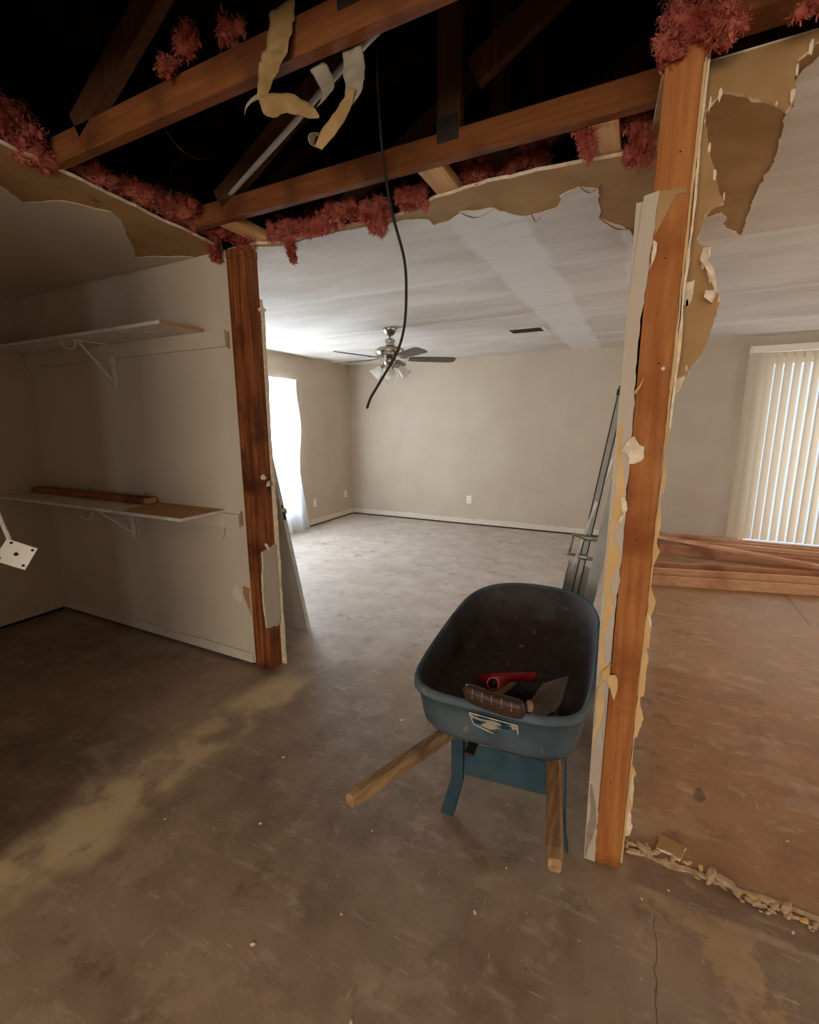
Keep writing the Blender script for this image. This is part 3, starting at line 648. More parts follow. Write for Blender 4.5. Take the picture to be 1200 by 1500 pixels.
sheet('torn_paper', jag([(.074, 1.64), (.10, 1.652), (.092, 1.62), (.07, 1.575)], None, .003, .01, 57), XZ(1.5995), .0015, [gypsum_m, gypsum_m], dr)
ribbon('torn_paper', [(.115, 1.601, 1.99), (.112, 1.575, 1.955), (.132, 1.560, 1.915), (.150, 1.575, 1.865)], [(1, 0, .2)] * 4, [.012, .016, .014, .004], gypsum_m, dr)
ribbon('torn_paper', [(.15, 1.60, 1.862), (.142, 1.572, 1.855), (.122, 1.560, 1.862)], [(.2, 0, 1)] * 3, [.03, .03, .018], gypsum_m, dr)
# crumbs on the stub below: ragged board remains down to the floor
for i in range(20):
    r_ = random.Random(200 + i); z = r_.uniform(.1, 1.5); hgt = r_.uniform(.05, .16); x0 = .066
    sheet('board_scrap', jag([(x0 - .008, z), (x0 + r_.uniform(.0, .010), z + .01), (x0 + r_.uniform(.004, .016), z + hgt * .6), (x0 - .004, z + hgt)], None, .0011, .012, 300 + i), XZ(1.532 + .0013 * i), .0008, [tan_m if i % 3 else gypsum_m, gypsum_m], dr)

# torn paper curls under the ceiling edge of the far room
cpap = [((-.80, 2.13), (-.66, 2.16)), ((-.52, 2.28), (-.49, 2.33)), ((-.30, 2.12), (-.22, 2.15)), ((-.255, 2.46), (-.11, 2.66))]
for i, (a, b) in enumerate(cpap):
    a, b = Vector((a[0], a[1], H - .004)), Vector((b[0], b[1], H - .004)); m_ = (a + b) / 2 - Vector((0, .012, .03))
    o = ribbon('paper_curl', [a, m_, b], [(.1, 1, .5)] * 3, [.008, .022, .006], kraft_m)
    tag(o, ['curl of torn brown paper under the ceiling edge, below the pale wood block', 'tiny curl of torn paper hanging from the middle of the broken ceiling edge', 'curl of torn paper on the ceiling edge near the right stud', 'long curl of torn brown paper on the ceiling closest to the right stud'][i], 'paper')

# ------------------------------------------------------------------ pink insulation
fluff('insulation_clump', [((-2.11, .72, 2.55), (.14, .26, .085)), ((-2.07, .98, 2.55), (.13, .20, .09)), ((-2.02, 1.06, 2.47), (.06, .12, .06))], 'pink insulation spilling over the closet ceiling edge at the far left', 2600, 1, .3)
fluff('insulation_clump', [((-2.07, 1.30, 2.50), (.10, .16, .05)), ((-2.06, 1.50, 2.51), (.11, .17, .06)), ((-2.05, 1.70, 2.52), (.12, .16, .08))], 'pink insulation lying along the broken closet ceiling edge under the nearest beam', 3000, 2, .4)
fluff('insulation_clump', [((-2.02, 1.88, 2.52), (.17, .14, .085)), ((-1.94, 1.96, 2.48), (.12, .07, .06)), ((-2.12, 1.93, 2.43), (.05, .045, .06))], 'thick pink insulation tuft piled on top of the left post', 2800, 3, .4)
fluff('insulation_tuft', [((-1.27, 1.11, 2.60), (.055, .03, .05)), ((-1.34, 1.10, 2.555), (.045, .02, .03)), ((-1.12, 1.13, 2.59), (.04, .03, .035))], 'small pink insulation tuft caught on top of the nearest beam', 700, 4, .2)
fluff('insulation_clump', [((-1.62, 1.93, 2.44), (.14, .05, .055)), ((-1.585, 1.91, 2.36), (.028, .02, .06)), ((-1.57, 1.91, 2.30), (.014, .012, .022)), ((-1.45, 1.95, 2.43), (.13, .04, .045))], 'ragged pink insulation drooping below the ceiling edge, with one long hanging finger', 2600, 5, .9)
fluff('insulation_clump', [((-1.30, 1.90, 2.45), (.12, .05, .045)), ((-1.14, 1.92, 2.43), (.09, .05, .06)), ((-1.10, 1.92, 2.37), (.05, .03, .04)), ((-.95, 1.95, 2.46), (.08, .05, .05))], 'shaggy pink insulation hanging under the middle of the lit beam', 2800, 6, .9)
fluff('insulation_clump', [((-.70, 2.02, 2.53), (.12, .07, .06)), ((-.50, 2.06, 2.54), (.13, .07, .055)), ((-.66, 1.96, 2.47), (.03, .03, .03))], 'pink insulation lying on top of the torn ceiling strip', 1700, 7, .3)
fluff('insulation_tuft', [((-.255, 1.80, 2.47), (.03, .025, .07)), ((-.23, 1.80, 2.42), (.022, .02, .045))], 'pink insulation tuft dangling left of the wood block near the right stud', 800, 8, 1.2)
fluff('insulation_tuft', [((-.105, 1.88, 2.50), (.06, .04, .06)), ((-.075, 1.88, 2.42), (.04, .03, .06)), ((-.11, 1.90, 2.40), (.03, .02, .03))], 'dark pink insulation tuft hanging against the right stud', 1100, 9, 1.0)
fluff('insulation_clump', [((.03, 1.50, 2.47), (.085, .06, .06)), ((.095, 1.485, 2.44), (.055, .045, .05)), ((-.01, 1.50, 2.43), (.04, .04, .04)), ((.05, 1.50, 2.54), (.09, .06, .06))], 'pink insulation sagging over the top of the right stud', 2200, 10, .4)
fluff('insulation_clump', [((.30, 1.485, 2.425), (.07, .04, .022)), ((.42, 1.47, 2.46), (.09, .05, .05))], 'pink insulation along the wall plate at the top right corner', 1200, 11, .4)
# batts lying in the attic bays behind
for i, (x0, x1) in enumerate(((-1.9, -1.2), (-1.15, -.4))):
    fluff('insulation_batt', [((x0 + (x1 - x0) * (k + .5) / 3, 2.16, 2.54), (.15, .17, .075)) for k in range(3)], ['dim pink insulation batt in the attic bay behind the left end of the lit beam', 'dim pink insulation batt in the attic bay behind the middle of the lit beam'][i], 1300, 20 + i)

# ------------------------------------------------------------------ hanging paper, conduit, wires
pstrip = thing('paper_strip', 'crumpled kraft paper strip hanging folded from the nearest beam', 'paper strip', (-.92, 1.10, 2.55))
ribbon('kraft_side', [(-.915, 1.116, 2.575), (-.920, 1.105, 2.50), (-.930, 1.085, 2.44), (-.945, 1.07, 2.38), (-.950, 1.065, 2.352)], [(1, 0, .1), (1, 0, .05), (1, .1, 0), (1, .2, 0), (1, .2, .2)], [.085, .085, .08, .045, .035], paper_m, pstrip)
ribbon('kraft_side', [(-.960, 1.065, 2.352), (-.935, 1.06, 2.325), (-.87, 1.07, 2.318), (-.825, 1.09, 2.300), (-.800, 1.10, 2.285)], [(.2, 0, 1), (.1, 0, 1), (.1, .2, 1), (.2, .2, 1), (.2, .2, 1)], [.02, .05, .05, .035, .006], paper_m, pstrip)
ribbon('grey_side', [(-.815, 1.12, 2.325), (-.805, 1.15, 2.37), (-.835, 1.175, 2.425), (-.86, 1.18, 2.46)], [(1, 0, .2), (1, 0, .3), (1, 0, .2), (1, 0, .2)], [.012, .04, .045, .045], tape_m, pstrip)
p2 = thing('paper_strip', 'long grey and tan paper strip curling down below the nearest beam', 'paper strip', (-.72, 1.17, 2.45))
ribbon('grey_side', [(-.745, 1.175, 2.47), (-.735, 1.165, 2.42), (-.722, 1.15, 2.37), (-.725, 1.14, 2.33), (-.745, 1.135, 2.30)], [(1, 0, .1), (1, .1, .1), (1, .2, .2), (.8, .4, .4), (.3, .5, .7)], [.055, .058, .055, .045, .03], tape_m, p2)
ribbon('tan_side', [(-.718, 1.135, 2.345), (-.745, 1.128, 2.30), (-.785, 1.12, 2.26), (-.822, 1.12, 2.230)], [(.7, .5, -.3), (.7, .4, -.5), (.7, .3, -.6), (.7, .3, -.4)], [.010, .030, .034, .02], paper_m, p2)
ribbon('curled_tip', [(-.822, 1.12, 2.230), (-.838, 1.115, 2.240), (-.835, 1.115, 2.262), (-.815, 1.12, 2.262)], [(0, 1, .2)] * 4, [.022, .028, .028, .02], tape_m, p2)
o = ribbon('tape_scrap', [(-.955, 1.10, 2.365), (-.99, 1.085, 2.372), (-1.02, 1.08, 2.358), (-1.03, 1.08, 2.345)], [(.2, 0, 1)] * 4, [.012, .012, .01, .014], tape_m); tag(o, 'small pale tape scrap curling left of the kraft paper strip', 'tape')
cd = thing('conduit', 'thin grey conduit running diagonally through the open attic', 'conduit', (-1.2, 1.5, 2.55))
tube('pipe', smooth_path([(-1.80, 1.752, 2.556), (-1.30, 1.535, 2.562), (-.70, 1.268, 2.562), (-.36, 1.13 + .06, 2.562)], 6), .0105, pipe_m, cd)
wire_pts = [(-.745, 1.30, 2.60), (-.742, 1.30, 2.45), (-.728, 1.30, 2.27), (-.700, 1.30, 2.12), (-.662, 1.30, 1.99), (-.656, 1.30, 1.89), (-.664, 1.30, 1.80), (-.69, 1.30, 1.73), (-.755, 1.30, 1.64), (-.785, 1.30, 1.60), (-.800, 1.30, 1.567)]
o = tube('hanging_cable', smooth_path(wire_pts, 6), .0042, black_m); tag(o, 'black electrical cable dangling from the attic into the opening', 'cable')
o = tube('thin_wire', smooth_path([(-1.47, 1.14, 2.49), (-1.50, 1.25, 2.45), (-1.58, 1.40, 2.50), (-1.60, 1.50, 2.56)], 6), .0012, darkmetal_m); tag(o, 'thin wire looping behind the nearest beam above the insulation', 'wire')

# ------------------------------------------------------------------ closet shelves
def shelf(z, y0, x1, label, raw_from, tilt=0):
    s = thing('wall_shelf', label, 'shelf', (-3.2, YC - .14, z))
    box('board', -4.226, x1, y0, YC - .002, z - .019, z, white_m, s, .002)
    if raw_from < x1: sheet('bare_top', jag([(raw_from, y0 + .006), (x1 - .001, y0 + .002), (x1 - .001, YC - .003), (raw_from - .12, YC - .003)], {0, 3}, .006, .03, 81), XY(z + .0001), .0004, [shelfraw_m, shelfraw_m], s)
    box('cleat', -4.226, -2.125, YC - .0195, YC - .001, z - .109, z - .0195, closet_m, s, .002)
    return s
def bracket(s, x, z, y0, long=.20):
    o = bar('bracket', (x, YC - .012, z - long), (x, YC - .012, z - .10), .032, .022, white_m, s, upv=(0, 1, 0), bevel=.003)
    bar('bracket_strut', (x, YC - .02, z - long + .04), (x, y0 + .06, z - .024), .012, .012, white_m, s, bevel=.002)
    bar('bracket_arm', (x, YC - .03, z - .0255), (x, y0 + .03, z - .0255), .026, .010, white_m, s, bevel=.002)
    tube('rod_hook', smooth_path([(x, y0 + .05, z - .03), (x, y0 + .04, z - .07), (x, y0 + .005, z - .085), (x, y0 - .025, z - .065), (x, y0 - .028, z - .045)], 5), .006, white_m, s, seg=8)
us = shelf(2.055, 1.70, -2.30, 'upper white closet shelf on a metal bracket', -2.303)
box('raw_edge', -2.3025, -2.299, 1.70, YC - .002, 2.037, 2.054, shelfraw_m, us)
bracket(us, -3.16, 2.055, 1.70, .305)
ls = shelf(1.005, 1.665, -2.25, 'lower closet shelf with a bare wood end, holding a nailed board', -2.78)
bracket(ls, -3.16, 1.005, 1.665, .275)
# cleat nail plates on the wall near the post
for z in (1.985, .965):
    o = box('cleat_scar', -2.122, -2.106, YC - .006, YC - .0005, z - .05, z + .04, kraft_m); tag(o, 'brown scar at the end of the %s shelf cleat beside the post' % ('upper' if z > 1.5 else 'lower'), 'wall scar')
nb = thing('nailed_board', 'old board with bent nails lying on the lower closet shelf', 'board', (-3.5, 1.90, 1.005))
bar('plank', (-4.205, 1.905, 1.0262), (-2.86, 1.915, 1.0262), .089, .038, plank_m, nb, bevel=.002)
box('pale_end', -2.8595, -2.8585, 1.873, 1.957, 1.009, 1.043, block_m, nb)
rnd = random.Random(9)
for x in (-2.95, -2.93, -2.90, -3.12, -3.55, -3.9):
    p = Vector((x, 1.915 + rnd.uniform(-.03, .03), 1.03)); q = p + Vector((rnd.uniform(-.02, .02), rnd.uniform(-.01, .01), .045)); tube('nail', [p, (p + q) / 2 + Vector((.004, 0, 0)), q], .0016, darkmetal_m, nb, seg=6)
# splinters on the shelf
for i in range(12):
    r_ = random.Random(400 + i); x = r_.uniform(-2.75, -2.35); y = r_.uniform(1.70, 1.93); a = r_.uniform(0, 3.1); L_ = r_.uniform(.02, .05)
    o = bar('wood_splinter', (x, y, 1.0072), (x + math.cos(a) * L_, y + math.sin(a) * L_, 1.0072), .004, .003, shelfraw_m, taper=.3); tag(o, 'small wood splinter on the bare end of the lower closet shelf', 'splinter', 'splinters on the lower shelf')
o = ribbon('paper_shred', [(-2.30, YC - .005, .985), (-2.27, YC - .02, .93), (-2.26, YC - .015, .86), (-2.30, YC - .01, .80)], [(1, 0, 0)] * 4, [.006] * 4, white_m); tag(o, 'thin white paper shred hanging below the right end of the lower shelf', 'paper')

# hanging junction box cover at the left edge
jb = thing('junction_box', 'white metal electrical box cover dangling from a cable at the left edge', 'electrical box', (-1.98, .80, 1.06))
C0 = Vector((-1.985, .80, 1.062)); nrm = (Vector((0, 0, CAM_H + .35)) - C0); nrm.normalize()
e1 = Vector((0, 0, 1)).cross(nrm).normalized(); e2 = nrm.cross(e1); ca, sa = math.cos(R(-33)), math.sin(R(-33)); f1 = e1 * ca + e2 * sa; f2 = -e1 * sa + e2 * ca
bm = bmesh.new(); bar_bm(bm, C0 - f1 * .048, C0 + f1 * .048, .085, .003, upv=nrm); bmesh.ops.bevel(bm, geom=bm.edges[:], offset=.001, segments=1, affect='EDGES'); bm_to('cover_plate', bm, plastic_m, jb)
bm = bmesh.new(); bar_bm(bm, C0 - f1 * .040 - nrm * .024, C0 + f1 * .040 - nrm * .024, .075, .042, upv=nrm); bm_to('box', bm, steel_m, jb)
for a, b in ((.036, .030), (-.036, -.03), (.036, -.03), (-.03, .032)):
    lathe('screw', [(.0045, 0), (.0045, .003)], C0 + f1 * a + f2 * b + nrm * .0015, black_m, jb, axis=nrm, seg=8)
lathe('slot', [(.007, 0), (.007, .001)], C0 + nrm * .0015, darkmetal_m, jb, axis=nrm, seg=10)
tube('cable', smooth_path([C0 - nrm * .03 + Vector((-.02, 0, .03)), (-2.03, .80, 1.14), (-2.045, .79, 1.22), (-2.03, .77, 1.30), (-2.06, .74, 1.37), (-2.12, .70, 1.40), (-2.10, .255, 1.38)], 8), .007, white_m, jb)

# ------------------------------------------------------------------ door leaning behind the post
dd = thing('door_slab', 'beige door slab leaning against the back of the closet wall', 'door', (-2.5, 2.55, 0))
bt = Vector((-2.12, 2.57, 0.003)); tp = Vector((-2.12, 2.135, 1.97)); dv = (tp - bt).normalized(); tn = Vector((0, dv.z, -dv.y))
def dpt(u, v, t): return bt + Vector((-u, -u * .02, 0)) + dv * v + tn * t
def dquad(name, u0, u1, v0, v1, t0, t1, m, parent, bev=0):
    bm = bmesh.new(); V = [bm.verts.new(dpt(u, v, t)) for u in (u0, u1) for v in (v0, v1) for t in (t0, t1)]
    for f in ((0, 1, 3, 2), (4, 6, 7, 5), (0, 4, 5, 1), (2, 3, 7, 6), (0, 2, 6, 4), (1, 5, 7, 3)): bm.faces.new([V[i] for i in f])
    return bm_to(name, bm, m, parent)
dquad('slab', .002, .76, 0, 2.01, -.034, 0, door_m, dd)
dquad('edge_strip', 0, .0018, 0, 2.01, -.034, 0, white_m, dd)
kc = dpt(.065, .93, -.036); lathe('knob', [(.032, 0), (.032, .006), (.014, .012), (.012, .03), (.024, .04), (.028, .055), (.02, .066)], kc, darkmetal_m, dd, axis=-tn, seg=20)
kc = dpt(.065, .93, .001); lathe('knob', [(.032, 0), (.032, .006), (.014, .012), (.012, .03), (.024, .04), (.028, .055), (.02, .066)], kc, nickel_m, dd, axis=tn, seg=20)
dquad('latch_plate', -.0015, -.0002, .90, .96, -.029, -.005, darkmetal_m, dd)
dquad('latch_plate', -.0015, -.0002, .985, 1.01, -.026, -.010, darkmetal_m, dd)

# ------------------------------------------------------------------ outlets, vent
def outlet(c, axis, label):
    o = thing('outlet', label, 'outlet', c, 'wall outlets of the far room'); c = Vector(c)
    def bb(name, a0, a1, z0, z1, d0, d1, m):
        if axis == 'y': return box(name, c.x + a0, c.x + a1, c.y - d1, c.y - d0, c.z + z0, c.z + z1, m, o, .001)
        return box(name, c.x + d0, c.x + d1, c.y + a0, c.y + a1, c.z + z0, c.z + z1, m, o, .001)
    bb('cover_plate', -.036, .036, -.058, .058, .0005, .006, plastic_m)
    for z in (-.024, .024): bb('socket', -.017, .017, z - .014, z + .014, .0062, .009, white_m)
    return o
outlet((XL, 5.48, .345), 'x', 'white outlet on the left wall beside the sheer curtain')
outlet((XL, 6.30, .37), 'x', 'white outlet on the left wall near the back corner')
outlet((-2.25, YB, .385), 'y', 'white outlet low on the bare back wall')
vt = thing('ceiling_vent', 'white rectangular ceiling vent with dark slots near the back wall', 'vent', (-1.12, 4.90, H - .01))
bm = bmesh.new(); X0, X1, Y0, Y1, t = -1.31, -.92, 4.79, 5.03, .028
for b in ((X0, X1, Y0, Y0 + .018), (X0, X1, Y1 - .018, Y1), (X0, X0 + t, Y0 + .018, Y1 - .018), (X1 - t - .02, X1, Y0 + .018, Y1 - .018)): bx(bm, *b, H - .014, H - .005)
bm_to('frame', bm, white_m, vt); box('backing', X0 + .01, X1 - .01, Y0 + .01, Y1 - .01, H - .006, H - .0045, black_m, vt)
for k in range(9):
    y = Y0 + .03 + k * .0225; bar('slat', (X0 + t, y, H - .010), (X1 - t - .02, y, H - .010), .014, .0015, darkmetal_m, vt, upv=(0, .6, .8))

# ------------------------------------------------------------------ ceiling fan
FX, FY = -2.302, 4.199
fan = thing('ceiling_fan', 'brushed nickel ceiling fan with five dark blades and frosted light shades', 'ceiling fan', (FX, FY, H))
lathe('canopy', [(.068, 0), (.070, -.008), (.060, -.03), (.040, -.062), (.020, -.072)], (FX, FY, H - .0045), nickel_m, fan)
tube('downrod', [(FX, FY, H - .07), (FX, FY, H - .12)], .011, nickel_m, fan)
lathe('coupling', [(.018, 0), (.048, -.012), (.052, -.028), (.04, -.05), (.05, -.062), (.03, -.078)], (FX, FY, H - .10), nickel_m, fan)
lathe('motor_housing', [(.05, 0), (.11, -.012), (.142, -.030), (.146, -.052), (.13, -.082), (.09, -.098), (.05, -.104)], (FX, FY, H - .175), nickel_m, fan, seg=36)
lathe('switch_housing', [(.055, 0), (.062, -.02), (.06, -.07), (.045, -.085)], (FX, FY, H - .281), nickel_m, fan)
for k in range(5):
    a = R(36 + 72 * k); c, s_ = math.cos(a), math.sin(a); zb = 2.148; pit = R(-13)
    def bp(r, w_, dz=0): return Vector((FX + c * r - s_ * w_ * math.cos(pit), FY + s_ * r + c * w_ * math.cos(pit), zb + w_ * math.sin(pit) + dz))
    bm = bmesh.new(); prof = [(.19, .045), (.24, .058), (.45, .066), (.60, .068), (.645, .060), (.665, .035)]
    out = [(r, w_) for r, w_ in prof] + [(r, -w_) for r, w_ in prof[::-1]]
    T = [bm.verts.new(bp(r, w_, .003)) for r, w_ in out]; B = [bm.verts.new(bp(r, w_, -.003)) for r, w_ in out]
    bm.faces.new(T); bm.faces.new(B[::-1])
    for i in range(len(out)): bm.faces.new((T[i], B[i], B[(i + 1) % len(out)], T[(i + 1) % len(out)]))
    bl = bm_to('blade', bm, blade_m, fan)
    bm = bmesh.new(); bar_bm(bm, (FX + c * .10, FY + s_ * .10, 2.160), bp(.27, 0, -.006), .03, .006); bm_to('blade_iron', bm, nickel_m, bl)
for k in range(4):
    a = R(200 + 90 * k); ax = Vector((math.cos(a) * .75, math.sin(a) * .75, -.75)).normalized(); p = Vector((FX, FY, 2.10)) + Vector((math.cos(a), math.sin(a), 0)) * .055
    sh_c = p + ax * .05
    arm = tube('light_arm', [p - ax * .02, p + ax * .05], .016, nickel_m, fan)
    bm = bmesh.new(); prof = [(.022, 0), (.03, .015), (.038, .045), (.052, .085), (.064, .105), (.061, .105), (.048, .082), (.034, .045), (.026, .016)]
    lathe_bm(bm, prof, sh_c, ax, 24); bm_to('light_shade', bm, glass_shade_m, fan, smooth=True)
for dx, L_ in ((.0, .09), (.05, .06)): tube('pull_chain', [(FX + dx, FY - .05, 2.07), (FX + dx, FY - .05, 2.07 - .09 - L_)], .0018, nickel_m, fan, seg=6)

# ------------------------------------------------------------------ sheer curtain on the left window
cu = thing('sheer_curtain', 'white sheer curtain hanging to the floor over the bright left window', 'curtain', (-4.28, 4.3, 0))
bm = bmesh.new(); ny, nz = 150, 34; rows = []; rnd = random.Random(4)
for j in range(nz + 1):
    z = .015 + (2.105 - .015) * j / nz; zz = j / nz; row = []
    for i in range(ny + 1):
        u = i / ny; ph = u * 62 + 2.5 * math.sin(u * 9); amp = .012 + .012 * (1 - zz)
        yedge = 5.12 + .13 * max(0, (.42 - zz)) / .42 * (1 - .2 * zz) + (.05 if .52 < zz < .9 else 0) * max(0, math.sin((zz - .52) / .38 * math.pi))
        y = 3.35 + (yedge - 3.35) * u + .01 * math.sin(z * 5 + u * 20)
        row.append(bm.verts.new((-4.272 + amp * math.sin(ph) + .006 * math.sin(3 * z + 14 * u), y, z)))
    rows.append(row)
for a, b in zip(rows, rows[1:]):
    for i in range(ny): bm.faces.new((a[i], a[i + 1], b[i + 1], b[i]))
bm_to('fabric', bm, curtain_m, cu, smooth=True)
tube('rod', [(-4.272, 3.25, 2.112), (-4.272, 5.17, 2.112)], .009, white_m, cu)
box('rod_bracket', XL + .001, -4.272, 5.14, 5.155, 2.104, 2.12, white_m, cu); box('rod_bracket', XL + .001, -4.272, 3.27, 3.285, 2.104, 2.12, white_m, cu)

# ------------------------------------------------------------------ vertical blinds
vb = thing('vertical_blinds', 'cream vertical blinds covering the patio door at the right', 'blinds', (2.0, YB - .09, 0))
box('headrail', 1.01, 3.15, YB - .125, YB - .055, 2.255, 2.325, plastic_m, vb, .004)
box('end_cap', 0.995, 1.0095, YB - .128, YB - .052, 2.25, 2.33, plastic_m, vb, .003)
box('mount', 1.0, 1.05, YB - .054, YB - .0005, 2.27, 2.31, plastic_m, vb)
k = 0; x = 1.03
while x < 3.13:
    ang = R(34 if k > 2 else 8 + 6 * k) + R(random.Random(k).uniform(-7, 7)); hw = .0445; bm = bmesh.new(); rows = []
    for z in (.175, .8, 1.5, 2.2, 2.245):
        row = []
        for q in range(5):
            u = (q - 2) / 2; bow = .007 * (1 - u * u); tw = ang + (R(3) * math.sin(k * 1.7) * (1 - z / 2.2))
            row.append(bm.verts.new((x + u * hw * math.cos(tw) - bow * math.sin(tw), YB - .09 + u * hw * math.sin(tw) + bow * math.cos(tw) - .004, z)))
        rows.append(row)
    for a, b in zip(rows, rows[1:]):
        for q in range(4): bm.faces.new((a[q], a[q + 1], b[q + 1], b[q]))
    bm_to('slat', bm, slat_m, vb, smooth=True)
    x += .080; k += 1

# ------------------------------------------------------------------ lumber pile
def board2(p0, p1, z, w_, h_, label, m=lumber_m):
    b0, b1 = Vector((p0[0], p0[1], z + h_ / 2)), Vector((p1[0], p1[1], z + h_ / 2))
    o = bar('lumber_board', b0, b1, w_, h_, m, None, bevel=.002); return tag(o, label, 'lumber', 'lumber stacked along the back wall')
e = .0008
ext = lambda a, b, f: (a[0] + (b[0] - a[0]) * f, a[1] + (b[1] - a[1]) * f)
A0, A1 = (.05, 4.73), (2.9, 5.41)
board2(A0, A1, e, .038, .089, 'long pale board on edge at the front of the lumber pile')
board2((.05, 4.84), (2.9, 5.53), e, .038, .132, 'wide pale board on edge right behind the front board', lumber_m)
board2((.06, 5.14), (2.9, 5.76), e, .038, .115, 'board on edge in the middle of the lumber pile, before the open gap', lumber2_m)
board2((.05, 5.23), (2.9, 5.85), e, .038, .09, 'reddish board hidden behind the middle board of the pile', lumber2_m)
board2((.29, 6.00), (2.9, 5.98), e, .038, .12, 'short dark-faced board at the foot of the rear lumber stack', lumber2_m)
board2((.10, 6.06), (2.95, 6.04), e, .06, .14, 'reddish board standing behind the foot board of the rear stack', lumber2_m)
board2((.12, 6.13), (2.95, 6.10), e, .06, .16, 'board in the middle of the rear lumber stack', lumber_m)
board2((.08, 6.20), (2.9, 6.17), e, .06, .175, 'board second from the wall in the rear lumber stack', lumber2_m)
board2((.05, 6.28), (2.95, 6.26), e, .06, .185, 'board nearest the wall in the rear lumber stack', lumber_m)
# one loose board lying askew across the stack
o = bar('lumber_board', (.05, 6.13, .200), (2.0, 5.28, .162), .089, .030, lumber_m, None, bevel=.002); tag(o, 'loose thin board lying slanted across the lumber pile', 'lumber', 'lumber stacked along the back wall')

# ------------------------------------------------------------------ wheelbarrow
AX0 = Vector((-.349, 1.235, 0)); AXD = Vector((-.078, 1.135, 0)); AXU = AXD.normalized(); AXS = Vector((AXU.y, -AXU.x, 0))
def wp(u, v, z): return AX0 + AXU * u + AXS * v + Vector((0, 0, z))
wbw = thing('wheelbarrow', 'blue-grey plastic wheelbarrow with wooden handles parked beside the bare stud', 'wheelbarrow', (AX0 + AXU * .5)[:])
half = [(0.0, 0), (-.004, .12), (.012, .20), (.05, .250), (.12, .275), (.25, .288), (.45, .296), (.65, .299), (.82, .293), (.96, .260), (1.06, .195), (1.112, .105), (1.128, 0)]
def outline(sc_u0, sc_u1, sc_v, z, zn=None):
    """scaled copy of the rim outline between u = sc_u0 and sc_u1"""
    P = [Vector((u, v, 0)) for u, v in half]; full = smooth_path(P, 4)
    pts = [(p.x, p.y) for p in full] + [(p.x, -p.y) for p in full[-2:0:-1]]
    out = []
    for u, v in pts:
        t_ = u / 1.128; uu = sc_u0 + (sc_u1 - sc_u0) * t_
        out.append(wp(uu, v * sc_v, z if zn is None else z + (zn - z) * t_))
    return out
loops = [outline(-.014, 1.142, 1.03, .664), outline(-.012, 1.140, 1.03, .676), outline(-.002, 1.13, 1.01, .684), outline(.006, 1.122, .985, .680), outline(.012, 1.112, .97, .672),
         outline(.03, 1.06, .945, .60), outline(.05, .97, .91, .53), outline(.085, .86, .84, .490, .456), outline(.13, .76, .74, .468, .430), outline(.22, .64, .55, .458, .424), outline(.36, .5, .15, .444, .430)]
inner_n = len(loops)
outer = [outline(.34, .5, .15, .436, .422), outline(.20, .65, .57, .450, .416), outline(.12, .77, .76, .459, .421), outline(.072, .872, .865, .482, .448), outline(.036, .985, .935, .525), outline(.016, 1.075, .97, .598), outline(-.004, 1.125, .995, .664), outline(-.014, 1.142, 1.03, .660)]
bm = bmesh.new(); RL = [[bm.verts.new(p) for p in lp] for lp in (loops + outer)]
for a, b in zip(RL, RL[1:]):
    n_ = len(a)
    for i in range(n_): bm.faces.new((a[i], a[(i + 1) % n_], b[(i + 1) % n_], b[i]))
a, b = RL[-1], RL[0]
for i in range(len(a)): bm.faces.new((a[i], a[(i + 1) % len(a)], b[(i + 1) % len(a)], b[i]))
bm.faces.new(RL[inner_n - 1]); bm.faces.new(RL[inner_n][::-1])
bmesh.ops.remove_doubles(bm, verts=bm.verts, dist=1e-5)
def traymat():
    m = bpy.data.materials.new('worn_plastic_tray'); N, L = nt(m); p = N['Principled BSDF']; p.inputs['Roughness'].default_value = .7; p.inputs['Specular IOR Level'].default_value = .2
    tc = N.new('ShaderNodeTexCoord'); 
    def nz(sc, d=6, st=(1, 1, 1)):
        mp = N.new('ShaderNodeMapping'); mp.inputs['Scale'].default_value = st; L.new(tc.outputs['Object'], mp.inputs['Vector'])
        n = N.new('ShaderNodeTexNoise'); n.inputs['Scale'].default_value = sc; n.inputs['Detail'].default_value = d; L.new(mp.outputs['Vector'], n.inputs['Vector']); return n.outputs['Fac']
    def ramp(v, a, b, ca, cb):
        r = N.new('ShaderNodeValToRGB'); r.color_ramp.elements[0].position = a; r.color_ramp.elements[1].position = b; r.color_ramp.elements[0].color = ca; r.color_ramp.elements[1].color = cb; L.new(v, r.inputs[0]); return r.outputs[0]
    def mix(f, a, b):
        n = N.new('ShaderNodeMix'); n.data_type = 'RGBA'; L.new(f, n.inputs['Factor'])
        for k_, v in (('A', a), ('B', b)):
            if isinstance(v, tuple): n.inputs[k_].default_value = v
            else: L.new(v, n.inputs[k_])
        return n.outputs['Result']
    blue = ramp(nz(7), .35, .65, srgb(66, 80, 87), srgb(90, 102, 106))
    mud = ramp(nz(12, 8), .3, .7, srgb(50, 39, 32), srgb(70, 55, 44))
    at = N.new('ShaderNodeAttribute'); at.attribute_name = 'inside'
    ad = N.new('ShaderNodeMath'); ad.operation = 'MULTIPLY'; L.new(at.outputs['Fac'], ad.inputs[0])
    L.new(ramp(nz(5, 8), .16, .40, (0, 0, 0, 1), (1, 1, 1, 1)), ad.inputs[1])
    col = mix(ad.outputs[0], blue, mud)
    sc_ = ramp(nz(30, 4, (1, 1, .35)), .66, .74, (0, 0, 0, 1), (.5, .5, .5, 1)); col = mix(sc_, col, srgb(150, 136, 116))
    L.new(col, p.inputs['Base Color']); return m
tray = bm_to('tray', bm, traymat(), wbw, smooth=True)
att = tray.data.attributes.new('inside', 'FLOAT', 'POINT'); off = wbw.location
for v in tray.data.vertices:
    d_ = v.co + off - AX0; u, vv, z = d_.dot(AXU), d_.dot(AXS), d_.z
    att.data[v.index].value = 0
nl = len(loops[0])
